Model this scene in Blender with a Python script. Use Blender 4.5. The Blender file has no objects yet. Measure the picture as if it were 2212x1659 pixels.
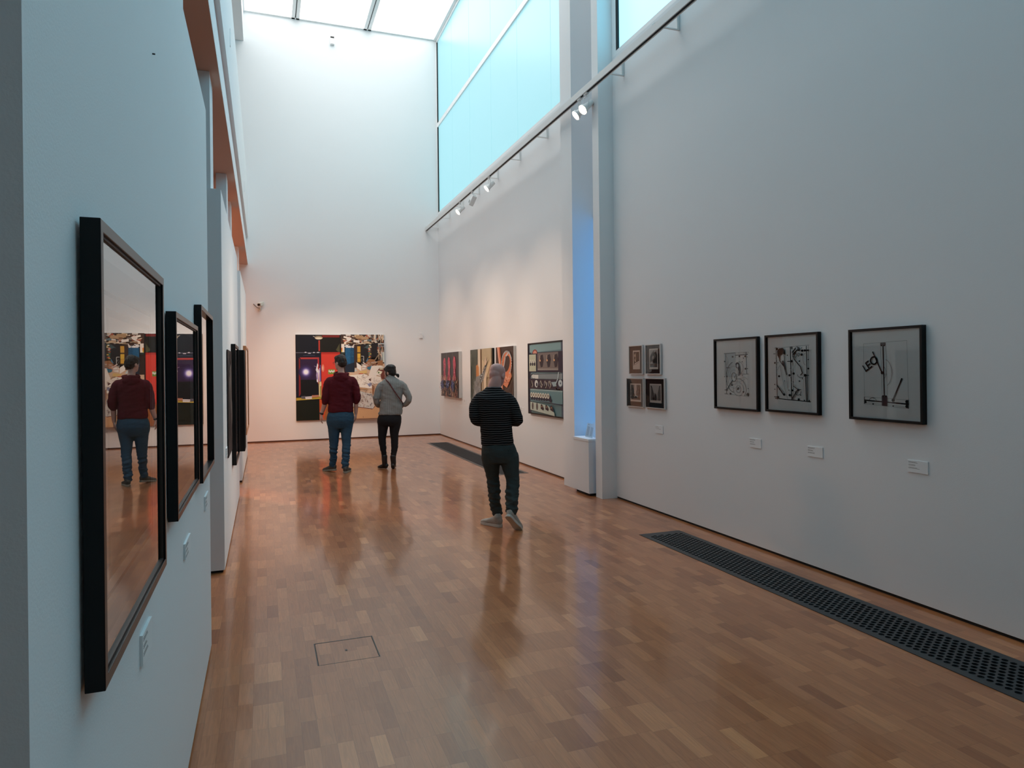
import bpy, bmesh, math, random
from mathutils import Vector, Matrix, noise
PI = math.pi
R = math.radians
SC = bpy.context.scene
COL = SC.collection

# ------------------------------------------------------------------ camera
F_PX = 1480.0
YAW = math.atan(536.0 / F_PX)
ROLL = .011
cam_d = bpy.data.cameras.new('camera')
cam_d.sensor_width = 36.0
cam_d.lens = F_PX / 2212.0 * 36.0
cam_d.shift_y = -(829.5 - 796.1) / 2212.0
cam_d.clip_start = .02
cam = bpy.data.objects.new('camera', cam_d)
COL.objects.link(cam)
fw = Vector((math.sin(YAW), math.cos(YAW), 0))
rt = Vector((math.cos(YAW), -math.sin(YAW), 0))
up = Vector((0, 0, 1))
a = -math.atan(ROLL)
rt2 = rt * math.cos(a) + up * math.sin(a) * 1.0
up2 = up * math.cos(a) - rt * math.sin(a) * 1.0
mat = Matrix((rt2, up2, -fw)).transposed().to_4x4()
cam.matrix_world = Matrix.Translation((0, 0, 1.65)) @ mat
SC.camera = cam

# ------------------------------------------------------------------ world, exposure
w = bpy.data.worlds.new('world')
SC.world = w
w.use_nodes = True
w.node_tree.nodes['Background'].inputs[0].default_value = (.55, .75, 1, 1)
w.node_tree.nodes['Background'].inputs[1].default_value = .6
SC.view_settings.view_transform = 'Standard'
SC.view_settings.look = 'None'
SC.view_settings.gamma = 1
SC.view_settings.exposure = 0.14
SC.view_settings.use_curve_mapping = False
SC.cycles.use_denoising = True
SC.cycles.max_bounces = 10
SC.cycles.diffuse_bounces = 5
SC.cycles.glossy_bounces = 5
SC.cycles.transparent_max_bounces = 12
SC.cycles.sample_clamp_indirect = 4.0
SC.cycles.caustics_reflective = False
SC.cycles.caustics_refractive = False

# light levels
SKYLIGHT_E = 2.7
WINDOW_E = .87
WINDOW2_E = 1.8
WARM = (1.0, .74, .55)

# ------------------------------------------------------------------ materials
def newmat(name):
    m = bpy.data.materials.new(name)
    m.use_nodes = True
    return m, m.node_tree.nodes, m.node_tree.links, m.node_tree.nodes['Principled BSDF']

def pmat(name, col, rough=.6, metal=0, spec=.5, noise_amt=0, noise_scale=20, bump=0, bump_scale=60, coat=0):
    m, N, L, b = newmat(name)
    b.inputs['Base Color'].default_value = (*col, 1)
    b.inputs['Roughness'].default_value = rough
    b.inputs['Metallic'].default_value = metal
    b.inputs['Specular IOR Level'].default_value = spec
    b.inputs['Coat Weight'].default_value = coat
    tc = N.new('ShaderNodeTexCoord')
    if noise_amt:
        n = N.new('ShaderNodeTexNoise'); n.inputs['Scale'].default_value = noise_scale
        n.inputs['Detail'].default_value = 4
        L.new(tc.outputs['Object'], n.inputs['Vector'])
        mr = N.new('ShaderNodeMapRange')
        mr.inputs['To Min'].default_value = 1 - noise_amt
        mr.inputs['To Max'].default_value = 1 + noise_amt
        L.new(n.outputs['Fac'], mr.inputs['Value'])
        mx = N.new('ShaderNodeVectorMath'); mx.operation = 'SCALE'
        mx.inputs[0].default_value = col
        L.new(mr.outputs[0], mx.inputs['Scale'])
        L.new(mx.outputs[0], b.inputs['Base Color'])
    if bump:
        n2 = N.new('ShaderNodeTexNoise'); n2.inputs['Scale'].default_value = bump_scale
        n2.inputs['Detail'].default_value = 3
        L.new(tc.outputs['Object'], n2.inputs['Vector'])
        bp = N.new('ShaderNodeBump'); bp.inputs['Strength'].default_value = bump
        bp.inputs['Distance'].default_value = .01
        L.new(n2.outputs['Fac'], bp.inputs['Height'])
        L.new(bp.outputs[0], b.inputs['Normal'])
    return m

def emat(name, col, strength):
    m, N, L, b = newmat(name)
    b.inputs['Base Color'].default_value = (*[min(1, c * .12) for c in col], 1)
    b.inputs['Roughness'].default_value = .35
    b.inputs['Emission Color'].default_value = (*col, 1)
    b.inputs['Emission Strength'].default_value = strength
    return m

M = {}
M['paint'] = pmat('white_wall_paint', (.785, .80, .81), .85, spec=.2, noise_amt=.012, noise_scale=1.3, bump=.06, bump_scale=180)
M['soffit'] = pmat('gallery_ceiling_warm_light_tint', (.60, .43, .35), .8, spec=.2)  # white ceiling; brown puts warm lamp light and floor bounce into the colour
M['white_metal'] = pmat('white_powder_coated_metal', (.72, .72, .71), .45, spec=.4)
M['frame_white'] = pmat('window_frame_metal', (.88, .89, .89), .4, spec=.4)
M['darkgap'] = pmat('dark_shadow_gap', (.012, .012, .013), .8)
M['brown_base'] = pmat('brown_skirting_wood', (.085, .030, .014), .5)
M['black_lacquer'] = pmat('black_lacquered_wood', (.0035, .0035, .004), .28, spec=.22)
M['brown_edge'] = pmat('frame_inner_lip', (.03, .017, .012), .5)
M['mat_board'] = pmat('cream_mount_board', (.90, .89, .86), .8, spec=.2)
M['black_mat'] = pmat('black_mount_board', (.012, .011, .012), .7, spec=.3)
M['canvas_edge'] = pmat('white_canvas_edge', (.62, .60, .57), .8)
M['alu'] = pmat('brushed_aluminium_frame', (.62, .64, .65), .3, metal=.7)
M['wood_frame'] = pmat('light_brown_wood_frame', (.42, .17, .065), .45, noise_amt=.2, noise_scale=14)
M['grate'] = pmat('dark_grey_steel_grating', (.035, .042, .048), .45, metal=.3, noise_amt=.08)
M['grate2'] = pmat('bronze_steel_grating', (.10, .092, .085), .4, metal=.5)
M['card'] = pmat('white_label_card', (.80, .82, .83), .6)
M['black_plastic'] = pmat('black_plastic', (.01, .01, .01), .4)
M['cream_plastic'] = pmat('cream_plastic', (.70, .68, .60), .4)
M['white_plastic'] = pmat('white_plastic', (.78, .78, .78), .4)
M['chrome'] = pmat('chrome', (.7, .7, .7), .15, metal=1)
M['lens'] = emat('lit_lamp_lens', (1, .88, .72), 14)
M['skylight'] = emat('luminous_skylight_glass', (.96, .965, .95), SKYLIGHT_E)
M['cyanglass'] = emat('cyan_frosted_window_glass', (.36, .72, .80), WINDOW_E)
M['cyanglass2'] = emat('cyan_frosted_window_glass_near', (.30, .78, 1.0), WINDOW2_E)
M['blueglass'] = emat('blue_daylight_pane', (.095, .38, .82), 1.4)

def glass_mat(name='picture_glass', ior=1.7, double=True):
    m, N, L, b = newmat(name)
    N.remove(b)
    out = N['Material Output']
    fr = N.new('ShaderNodeFresnel'); fr.inputs['IOR'].default_value = ior
    gl = N.new('ShaderNodeBsdfGlossy'); gl.inputs['Roughness'].default_value = .0
    gl.inputs['Color'].default_value = (1, 1, 1, 1)
    tr = N.new('ShaderNodeBsdfTransparent')
    mx = N.new('ShaderNodeMixShader')
    # a sheet reflects at both faces: 2R / (1 + R)
    a_ = N.new('ShaderNodeMath'); a_.operation = 'MULTIPLY'; a_.inputs[1].default_value = 2; L.new(fr.outputs[0], a_.inputs[0])
    b_ = N.new('ShaderNodeMath'); b_.operation = 'ADD'; b_.inputs[1].default_value = 1; L.new(fr.outputs[0], b_.inputs[0])
    c_ = N.new('ShaderNodeMath'); c_.operation = 'DIVIDE'; L.new(a_.outputs[0], c_.inputs[0]); L.new(b_.outputs[0], c_.inputs[1])
    L.new(c_.outputs[0], mx.inputs[0]); L.new(tr.outputs[0], mx.inputs[1]); L.new(gl.outputs[0], mx.inputs[2])
    L.new(mx.outputs[0], out.inputs['Surface'])
    return m
M['glass'] = glass_mat()
M['museum_glass'] = glass_mat('low_reflection_picture_glass', 1.28)

def art_mat(name, rough):
    m, N, L, b = newmat(name)
    at = N.new('ShaderNodeAttribute'); at.attribute_name = 'Col'
    L.new(at.outputs['Color'], b.inputs['Base Color'])
    b.inputs['Roughness'].default_value = rough
    b.inputs['Specular IOR Level'].default_value = .3
    return m
M['ink'] = art_mat('printed_paper', .8)
M['paintart'] = art_mat('oil_painted_canvas', .45)

def floor_mat():
    m, N, L, b = newmat('oak_strip_parquet')
    def math_(op, a, b_=None, clamp=False):
        n = N.new('ShaderNodeMath'); n.operation = op; n.use_clamp = clamp
        for i, v in enumerate((a, b_)):
            if v is None: continue
            if isinstance(v, (int, float)): n.inputs[i].default_value = v
            else: L.new(v, n.inputs[i])
        return n.outputs[0]
    geo = N.new('ShaderNodeNewGeometry')
    sep = N.new('ShaderNodeSeparateXYZ'); L.new(geo.outputs['Position'], sep.inputs[0])
    W, LEN = .071, .250
    x = math_('DIVIDE', math_('ADD', sep.outputs[0], 10.007), W)
    i = math_('FLOOR', x)
    g = math_('FLOOR', math_('DIVIDE', i, 4.0))
    wn0 = N.new('ShaderNodeTexWhiteNoise'); wn0.noise_dimensions = '1D'; L.new(g, wn0.inputs['W'])
    wn1 = N.new('ShaderNodeTexWhiteNoise'); wn1.noise_dimensions = '1D'; L.new(math_('ADD', i, .37), wn1.inputs['W'])
    # a quarter of the strips is laid out of line with its neighbours
    odd = math_('MULTIPLY', math_('LESS_THAN', wn1.outputs['Value'], .35), .47)
    y = math_('ADD', math_('DIVIDE', math_('ADD', sep.outputs[1], 10.0), LEN), math_('ADD', wn0.outputs['Value'], odd))
    j = math_('FLOOR', y)
    comb = N.new('ShaderNodeCombineXYZ'); L.new(i, comb.inputs[0]); L.new(j, comb.inputs[1])
    wn = N.new('ShaderNodeTexWhiteNoise'); wn.noise_dimensions = '3D'; L.new(comb.outputs[0], wn.inputs['Vector'])
    # blocks of neighbouring strips cut from one board share a tone
    comb2 = N.new('ShaderNodeCombineXYZ'); L.new(math_('FLOOR', math_('DIVIDE', i, 2.0)), comb2.inputs[0]); L.new(j, comb2.inputs[1]); comb2.inputs[2].default_value = 7.7
    wnb = N.new('ShaderNodeTexWhiteNoise'); wnb.noise_dimensions = '3D'; L.new(comb2.outputs[0], wnb.inputs['Vector'])
    tone = math_('ADD', math_('MULTIPLY', wn.outputs['Value'], .62), math_('MULTIPLY', wnb.outputs['Value'], .38))
    ramp = N.new('ShaderNodeValToRGB')
    e = ramp.color_ramp.elements
    cols = [(0.0, (0.267, 0.085, 0.029)), (.22, (0.351, 0.120, 0.042)), (.5, (0.410, 0.148, 0.055)), (.75, (0.455, 0.172, 0.066)), (.9, (0.520, 0.207, 0.082)), (1.0, (0.598, 0.260, 0.107))]
    e[0].position = 0; e[0].color = (*cols[0][1], 1); e[1].position = 1; e[1].color = (*cols[-1][1], 1)
    for p_, c_ in cols[1:-1]:
        k = e.new(p_); k.color = (*c_, 1)
    L.new(tone, ramp.inputs[0])
    # grain
    mp = N.new('ShaderNodeVectorMath'); mp.operation = 'MULTIPLY'; mp.inputs[1].default_value = (58, 4.2, 1)
    L.new(geo.outputs['Position'], mp.inputs[0])
    off = N.new('ShaderNodeVectorMath'); off.operation = 'ADD'; L.new(mp.outputs[0], off.inputs[0])
    sc = N.new('ShaderNodeVectorMath'); sc.operation = 'SCALE'; sc.inputs['Scale'].default_value = 31.0
    L.new(wn.outputs['Color'], sc.inputs[0]); L.new(sc.outputs[0], off.inputs[1])
    nz = N.new('ShaderNodeTexNoise'); nz.inputs['Scale'].default_value = 1.0; nz.inputs['Detail'].default_value = 5; nz.inputs['Distortion'].default_value = 1.6
    L.new(off.outputs[0], nz.inputs['Vector'])
    gr = N.new('ShaderNodeMapRange'); gr.inputs['From Min'].default_value = .3; gr.inputs['From Max'].default_value = .75
    gr.inputs['To Min'].default_value = .82; gr.inputs['To Max'].default_value = 1.10
    L.new(nz.outputs['Fac'], gr.inputs['Value'])
    big = N.new('ShaderNodeTexNoise'); big.inputs['Scale'].default_value = .55; big.inputs['Detail'].default_value = 2
    L.new(geo.outputs['Position'], big.inputs['Vector'])
    bg = N.new('ShaderNodeMapRange'); bg.inputs['To Min'].default_value = .88; bg.inputs['To Max'].default_value = 1.12
    L.new(big.outputs['Fac'], bg.inputs['Value'])
    # seams
    fx = math_('FRACT', x); fy = math_('FRACT', y)
    ex = math_('MULTIPLY', math_('MINIMUM', fx, math_('SUBTRACT', 1.0, fx)), W)
    ey = math_('MULTIPLY', math_('MINIMUM', fy, math_('SUBTRACT', 1.0, fy)), LEN)
    ed = math_('MINIMUM', ex, ey)
    sm = N.new('ShaderNodeMapRange'); sm.inputs['From Max'].default_value = .0011; sm.inputs['To Min'].default_value = .50; sm.inputs['To Max'].default_value = 1.0
    L.new(ed, sm.inputs['Value'])
    f = math_('MULTIPLY', math_('MULTIPLY', gr.outputs[0], bg.outputs[0]), sm.outputs[0])
    fin = N.new('ShaderNodeVectorMath'); fin.operation = 'SCALE'; L.new(ramp.outputs[0], fin.inputs[0]); L.new(f, fin.inputs['Scale'])
    L.new(fin.outputs[0], b.inputs['Base Color'])
    b.inputs['Roughness'].default_value = .34
    b.inputs['Specular IOR Level'].default_value = .22
    b.inputs['Coat Weight'].default_value = .72
    b.inputs['Coat Roughness'].default_value = .11
    b.inputs['Coat IOR'].default_value = 1.5
    # every strip lies a hair out of level
    sub = N.new('ShaderNodeVectorMath'); sub.operation = 'SUBTRACT'; L.new(wn.outputs['Color'], sub.inputs[0]); sub.inputs[1].default_value = (.5, .5, .5)
    mul = N.new('ShaderNodeVectorMath'); mul.operation = 'MULTIPLY'; L.new(sub.outputs[0], mul.inputs[0]); mul.inputs[1].default_value = (.012, .009, 0)
    wav = N.new('ShaderNodeTexNoise'); wav.inputs['Scale'].default_value = 5.0; wav.inputs['Detail'].default_value = 2
    L.new(geo.outputs['Position'], wav.inputs['Vector'])
    sub2 = N.new('ShaderNodeVectorMath'); sub2.operation = 'SUBTRACT'; L.new(wav.outputs['Color'], sub2.inputs[0]); sub2.inputs[1].default_value = (.5, .5, .5)
    mul2 = N.new('ShaderNodeVectorMath'); mul2.operation = 'MULTIPLY'; L.new(sub2.outputs[0], mul2.inputs[0]); mul2.inputs[1].default_value = (.020, .010, 0)
    ad = N.new('ShaderNodeVectorMath'); ad.operation = 'ADD'; L.new(mul.outputs[0], ad.inputs[0]); L.new(mul2.outputs[0], ad.inputs[1])
    ad2 = N.new('ShaderNodeVectorMath'); ad2.operation = 'ADD'; L.new(ad.outputs[0], ad2.inputs[0]); L.new(geo.outputs['Normal'], ad2.inputs[1])
    nm = N.new('ShaderNodeVectorMath'); nm.operation = 'NORMALIZE'; L.new(ad2.outputs[0], nm.inputs[0])
    L.new(nm.outputs[0], b.inputs['Coat Normal']); L.new(nm.outputs[0], b.inputs['Normal'])
    return m
M['floor'] = floor_mat()

# ------------------------------------------------------------------ helpers
def link(name, bm, m, parent=None, smooth=False, bevel=0):
    me = bpy.data.meshes.new(name)
    bmesh.ops.recalc_face_normals(bm, faces=bm.faces[:])
    if smooth:
        for f in bm.faces: f.smooth = True
    bm.to_mesh(me); bm.free()
    o = bpy.data.objects.new(name, me)
    COL.objects.link(o)
    if isinstance(m, (list, tuple)):
        for k in m: me.materials.append(k)
    elif m: me.materials.append(m)
    if parent: o.parent = parent
    if bevel:
        bv = o.modifiers.new('edge', 'BEVEL'); bv.width = bevel; bv.segments = 2; bv.limit_method = 'ANGLE'
    return o

def box(bm, x0, x1, y0, y1, z0, z1, mi=0, M4=None):
    v = [bm.verts.new((x, y, z)) for z in (z0, z1) for y in (y0, y1) for x in (x0, x1)]
    fs = [(0, 1, 3, 2), (4, 6, 7, 5), (0, 4, 5, 1), (2, 3, 7, 6), (0, 2, 6, 4), (1, 5, 7, 3)]
    out = []
    for f in fs:
        q = bm.faces.new([v[i] for i in f]); q.material_index = mi; out.append(q)
    if M4 is not None:
        for k in v: k.co = M4 @ k.co
    return v

def cyl(bm, p0, p1, r0, r1=None, n=16, cap=True, mi=0):
    if r1 is None: r1 = r0
    p0, p1 = Vector(p0), Vector(p1)
    d = (p1 - p0).normalized()
    a_ = d.orthogonal().normalized(); b_ = d.cross(a_)
    A = [bm.verts.new(p0 + (a_ * math.cos(2 * PI * k / n) + b_ * math.sin(2 * PI * k / n)) * r0) for k in range(n)]
    B = [bm.verts.new(p1 + (a_ * math.cos(2 * PI * k / n) + b_ * math.sin(2 * PI * k / n)) * r1) for k in range(n)]
    for k in range(n):
        f = bm.faces.new((A[k], A[(k + 1) % n], B[(k + 1) % n], B[k])); f.material_index = mi; f.smooth = True
    if cap:
        bm.faces.new(A[::-1]).material_index = mi; bm.faces.new(B).material_index = mi

def one_box(name, m, dims, parent=None, bevel=0):
    bm = bmesh.new(); box(bm, *dims)
    return link(name, bm, m, parent, bevel=bevel)

def empty(name, loc, rz=0.0):
    o = bpy.data.objects.new(name, None); COL.objects.link(o)
    o.location = loc; o.rotation_euler = (0, 0, rz); o.empty_display_size = .1
    return o

def tag(o, label=None, cat=None, group=None, kind=None):
    if label: o['label'] = label
    if cat: o['category'] = cat
    if group: o['group'] = group
    if kind: o['kind'] = kind
    return o

def struct(name, bm_or_dims, m, label=None, parent=None):
    if isinstance(bm_or_dims, tuple):
        bm = bmesh.new(); box(bm, *bm_or_dims)
    else: bm = bm_or_dims
    o = link(name, bm, m, parent)
    if not parent: o['kind'] = 'structure'
    if label: o['label'] = label
    return o

def copy_tree(o, parent=None):
    c = o.copy(); COL.objects.link(c)
    if parent is not None: c.parent = parent
    for ch in o.children: copy_tree(ch, c)
    return c

# ------------------------------------------------------------------ room shell
XR, XL, YF, YB = 4.18, -.31, 16.92, -3.2
ZC = 9.95
# floor (with the two convector trenches and the hatch left to their own objects)
bm = bmesh.new()
def floor_rects(holes, x0, x1, y0, y1):
    xs = sorted({x0, x1, *[h[0] for h in holes], *[h[1] for h in holes]})
    ys = sorted({y0, y1, *[h[2] for h in holes], *[h[3] for h in holes]})
    for a_ in range(len(xs) - 1):
        for b_ in range(len(ys) - 1):
            cx, cy = (xs[a_] + xs[a_ + 1]) / 2, (ys[b_] + ys[b_ + 1]) / 2
            if any(h[0] < cx < h[1] and h[2] < cy < h[3] for h in holes): continue
            box(bm, xs[a_], xs[a_ + 1], ys[b_], ys[b_ + 1], -.15, 0)
G1 = (3.455, 3.915, .90, 5.92)
G2 = (3.41, 3.905, 10.06, 15.10)
HT = (.265, .615, 3.975, 4.305)
floor_rects([G1, G2, HT], -7.0, 4.95, YB, YF + .2)
bmesh.ops.remove_doubles(bm, verts=bm.verts[:], dist=1e-5)
struct('floor', bm, M['floor'], 'glossy oak strip parquet floor')

# far wall
struct('wall_far', (-3.4, 5.2, YF, YF + .25, .028, 10.4), M['paint'], 'tall white end wall with the large diptych')
struct('baseboard_far', (-3.4, 4.3, YF + .012, YF + .04, 0, .03), M['brown_base'])
# right wall: solid below the windows, niche between the two pilasters
YN0, YN1 = 7.87, 8.50          # niche opening
ZS = 5.56                      # window sill height
bm = bmesh.new()
box(bm, XR, XR + .3, 8.86, YF, .022, ZS)
struct('wall_right', bm, M['paint'], 'white right wall beyond the pilasters')
struct('wall_right_near', (XR, XR + .06, YB, 7.70, .022, ZS), M['paint'], 'white right wall nearer the camera')
struct('baseboard_right', (XR + .012, XR + .05, 8.86, YF, 0, .024), M['brown_base'])
struct('baseboard_right_near', (XR + .012, XR + .05, YB, 7.70, 0, .024), M['darkgap'])
struct('trim_pilaster_near', (3.975, XR + .02, 7.70, YN0, 0, ZC + .3), M['paint'], 'white pilaster nearer the camera, right of the brochure niche')
struct('trim_pilaster_far', (3.975, 5.0, YN1, 8.86, 0, ZC + .3), M['paint'], 'white pilaster beyond the brochure niche')
# niche lining: solid above z 3.7, a daylight pane below
struct('wall_niche', (4.48, 4.60, 7.6, YN1, 3.80, ZC + .3), M['paint'])
struct('ceiling_niche', (4.30, 4.90, 7.0, YN1, 3.70, 3.80), M['paint'])
struct('wall_niche_side', (4.24, 5.0, 6.88, 7.0, 0, 3.80), M['paint'])
wn = struct('window_3', (4.90, 4.93, 7.0, YN1, 0.0, 3.70), M['blueglass'], 'tall blue daylit pane at the back of the niche')

# windows above the right wall
def window(name, y0, y1, z0, z1, mulz, ys, gm, label):
    root = empty(name, (XR, (y0 + y1) / 2, z0)); tag(root, label, None, None, 'structure')
    ox, oy, oz = XR, (y0 + y1) / 2, z0
    bm = bmesh.new(); fwid = .055
    def B(ya, yb, za, zb, xa=0.0, xb=.10): box(bm, xa, xb, ya - oy, yb - oy, za - oz, zb - oz)
    B(y0, y1, z0 - .0, z0 + .05); B(y0, y1, z1 - .05, z1)
    B(y0, y0 + .05, z0 + .05, z1 - .05); B(y1 - .02, y1, z0 + .05, z1 - .05)
    if mulz: B(y0 + .05, y1 - .02, mulz - .05, mulz + .05)
    f = link('window_frame', bm, M['frame_white'], root)
    # near-black strip painted in for the shadow gap at the end of the glazing
    if name == 'window_1':
        bm = bmesh.new(); box(bm, .004, .05, y1 - .045 - oy, y1 - .02 - oy, .05, z1 - .05 - oz); link('shadow_gap_strip', bm, M['darkgap'], root)
    else:
        bm = bmesh.new(); box(bm, .004, .05, y1 - .055 - oy, y1 - .02 - oy, .05, z1 - .05 - oz); link('shadow_gap_strip', bm, M['darkgap'], root)
    yy = [y0 + .05] + ys + [y1 - .045]
    zz = [z0 + .05, z1 - .05] if not mulz else [z0 + .05, mulz - .05, mulz + .05, z1 - .05]
    for k in range(0, len(zz), 2):
        for a_ in range(len(yy) - 1):
            bm = bmesh.new(); box(bm, .03, .045, yy[a_] + .006 - oy, yy[a_ + 1] - .006 - oy, zz[k] - oz, zz[k + 1] - oz)
            link('glass_pane', bm, gm, root)
    bm = bmesh.new(); box(bm, .046, .06, y0 - oy, y1 - oy, 0, z1 - oz); link('joint_backing', bm, pm_joint, root)
    return root
pm_joint = pmat('glazing_joint', (.35, .55, .6), .6)
window('window_1', 8.80, YF, ZS, ZC, 7.81, [9.72, 11.20, 12.66, 14.12, 15.55], M['cyanglass'], 'long cyan frosted clerestory window over the far right wall')
window('window_2', -1.4, 7.62, ZS, ZC, 0, [.12, 1.60, 3.08, 4.56, 6.04], M['cyanglass2'], 'cyan frosted clerestory window over the near right wall')
struct('wall_right_upper', (XR, XR + .3, YB, -1.4, ZS, ZC), M['paint'])
struct('trim_window_jamb', (XR, XR + .12, 7.62, 7.70, ZS, ZC), M['frame_white'])

# skylight
SKY0 = 6.2
root = tag(empty('ceiling_skylight', (1.9, 11, ZC)), 'luminous frosted glass skylight ceiling', None, None, 'structure')
xm = [-.36, -.92 + 0.03, .785, 2.46, XR]
xs = [-.36, .785, 2.46, XR]
ysk = [SKY0 + k * (YF - SKY0) / 5 for k in range(6)]
bm = bmesh.new()
for x_ in (.785, 2.46):
    for s in (-1, 1):
        box(bm, x_ + s * .05 - .038 - 1.9, x_ + s * .05 + .038 - 1.9, SKY0 - 11, YF - 11, -.0, .05)
    box(bm, x_ - .012 - 1.9, x_ + .012 - 1.9, SKY0 - 11, YF - 11, .03, .08, 1)
box(bm, XR - .075 - 1.9, XR - 1.9, SKY0 - 11, YF - 11, 0, .05)
box(bm, -.36 - 1.9, -.33 - 1.9, SKY0 - 11, YF - 11, 0, .05)
box(bm, -.33 - 1.9, XR - .075 - 1.9, YF - .06 - 11, YF - 11, 0, .05)
box(bm, -.33 - 1.9, XR - .075 - 1.9, SKY0 - 11, SKY0 + .06 - 11, 0, .05)
link('skylight_frame', bm, [M['frame_white'], M['black_plastic']], root)
for a_ in range(3):
    bm = bmesh.new(); box(bm, xs[a_] + .02 - 1.9, xs[a_ + 1] - .02 - 1.9, SKY0 - 11, YF - 11, .055, .07)
    link('glass_pane', bm, M['skylight'], root)
struct('ceiling', (-7.0, 5.0, YB, SKY0, ZC, ZC + .2), M['paint'])
struct('ceiling_upper_left', (-3.4, -.36, SKY0, YF, ZC, ZC + .2), M['paint'])
struct('trim_skylight_beam', (-.60, -.362, 1.0, YF, 9.27, ZC), M['paint'], 'white edge beam along the left side of the skylight')
struct('wall_back', (-7.0, 5.0, YB - .2, YB, 0, ZC), M['paint'])

# left side: slab edge with recess, upper parapet wall, side gallery behind the partitions
ZG = 4.12
bm = bmesh.new()
pts = [(-.322, ZG), (-.362, 4.757), (-.60, 4.757), (-.60, ZG)]
A = [bm.verts.new((x, YB, z)) for x, z in pts]; B = [bm.verts.new((x, YF, z)) for x, z in pts]
for k in range(4): bm.faces.new((A[k], A[(k + 1) % 4], B[(k + 1) % 4], B[k]))
bm.faces.new(A); bm.faces.new(B[::-1])
struct('trim_slab_edge', bm, M['paint'], 'white slab edge over the side gallery')
struct('ceiling_gallery', (-7.0, -.60, YB, YF, ZG, 4.76), M['soffit'], 'low side gallery ceiling, tinted brown for warm light')
bm = bmesh.new(); box(bm, -.62, -.315, YB, YF, 4.757, 6.05)
struct('wall_left_upper', bm, M['paint'], 'white upper parapet wall on the left')
struct('wall_left_gallery', (-7.2, -7.0, YB, YF, 0, 10), M['paint'])
struct('wall_left_attic', (-3.6, -3.4, YB, YF, 4.76, 10.2), M['paint'])
struct('wall_gallery_end', (-7.0, -3.4, YF, YF + .2, 0, 4.5), M['paint'])
# soffit strip under the slab edge takes the same painted warm light as the gallery ceiling
struct('trim_soffit', (-.60, -.324, YB, YF, ZG - .004, ZG), M['soffit'])

# partitions
bm = bmesh.new()
box(bm, -.95, XL, 1.12, 3.24, .022, ZG - .004); box(bm, -.95, XL, 3.24, 4.46, .022, 3.21)
bmesh.ops.remove_doubles(bm, verts=bm.verts[:], dist=1e-5)
struct('wall_left', bm, M['paint'], 'near white partition wall on the left')
struct('baseboard_left', (-.93, XL - .015, 1.14, 4.44, 0, .024), M['darkgap'])
struct('wall_left_middle', (-.455, -.318, 6.10, 9.75, .022, 3.15), M['paint'], 'free standing white partition behind the nearest one')
struct('baseboard_left_middle', (-.44, -.333, 6.12, 9.73, 0, .024), M['darkgap'])
struct('wall_left_far', (-.362, -.318, 10.95, 14.45, .03, 3.15), M['paint'], 'farthest free standing white partition')
struct('baseboard_left_far', (-.355, -.325, 10.97, 14.43, 0, .032), M['darkgap'])
# gallery columns up to the soffit
for k, (x1, y0, wd) in enumerate(((-.395, 6.11, .16), (-.415, 9.21, .12), (-.43, 10.70, .10), (-.45, 14.5, .09))):
    struct('trim_column_%d' % (k + 1), (x1 - wd, x1, y0 + .01, y0 + .35, .0 if 9.8 < y0 < 10.9 or y0 > 14.45 else 3.152, ZG - .006), M['paint'])
struct('wall_gallery_cross', (-7.0, -.75, 9.9, 10.1, 0, ZG - .006), M['paint'])

#@@LIGHTS
# ------------------------------------------------------------------ lamps of the place
def spot(name, loc, target, power, size=38, blend=.6, col=WARM, radius=.03, parent=None):
    l = bpy.data.lights.new(name, 'SPOT'); l.energy = power; l.color = col
    l.spot_size = R(size); l.spot_blend = blend; l.shadow_soft_size = radius
    o = bpy.data.objects.new(name, l); COL.objects.link(o)
    o.location = loc
    o.rotation_euler = (Vector(target) - Vector(loc)).to_track_quat('-Z', 'Y').to_euler()
    return o
def area(name, loc, size, power, col, rot=(0, 0, 0)):
    l = bpy.data.lights.new(name, 'AREA'); l.energy = power; l.color = col; l.size = size
    o = bpy.data.objects.new(name, l); COL.objects.link(o); o.location = loc; o.rotation_euler = rot
    return o
# spotlights in the recess over the slab edge, aimed across at the right wall and the end wall
for (y, ty, tz, pw) in ((15.4, 15.7, 1.9, 190), (13.2, 13.2, 1.9, 200), (11.8, 11.8, 1.9, 200), (9.9, 9.9, 1.9, 220)):
    spot('recess_spot_light', (-.30, y, 4.70), (XR, ty, tz), pw, 46, .9)
for (x, y, tx, tz, pw) in ((-.30, 12.6, 1.2, 1.45, 280), (-.30, 12.2, 2.3, 1.45, 245)):
    spot('recess_spot_light', (x, y, 4.70 if x < 0 else 5.0), (tx, YF, tz), pw, 36, .8)
# warm lamps of the side gallery
area('gallery_lamp', (-2.6, 8.9, 3.9), .5, 25, (1, .50, .26))
area('gallery_lamp', (-2.2, 12.6, 3.9), .5, 170, (1, .50, .26))
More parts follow.
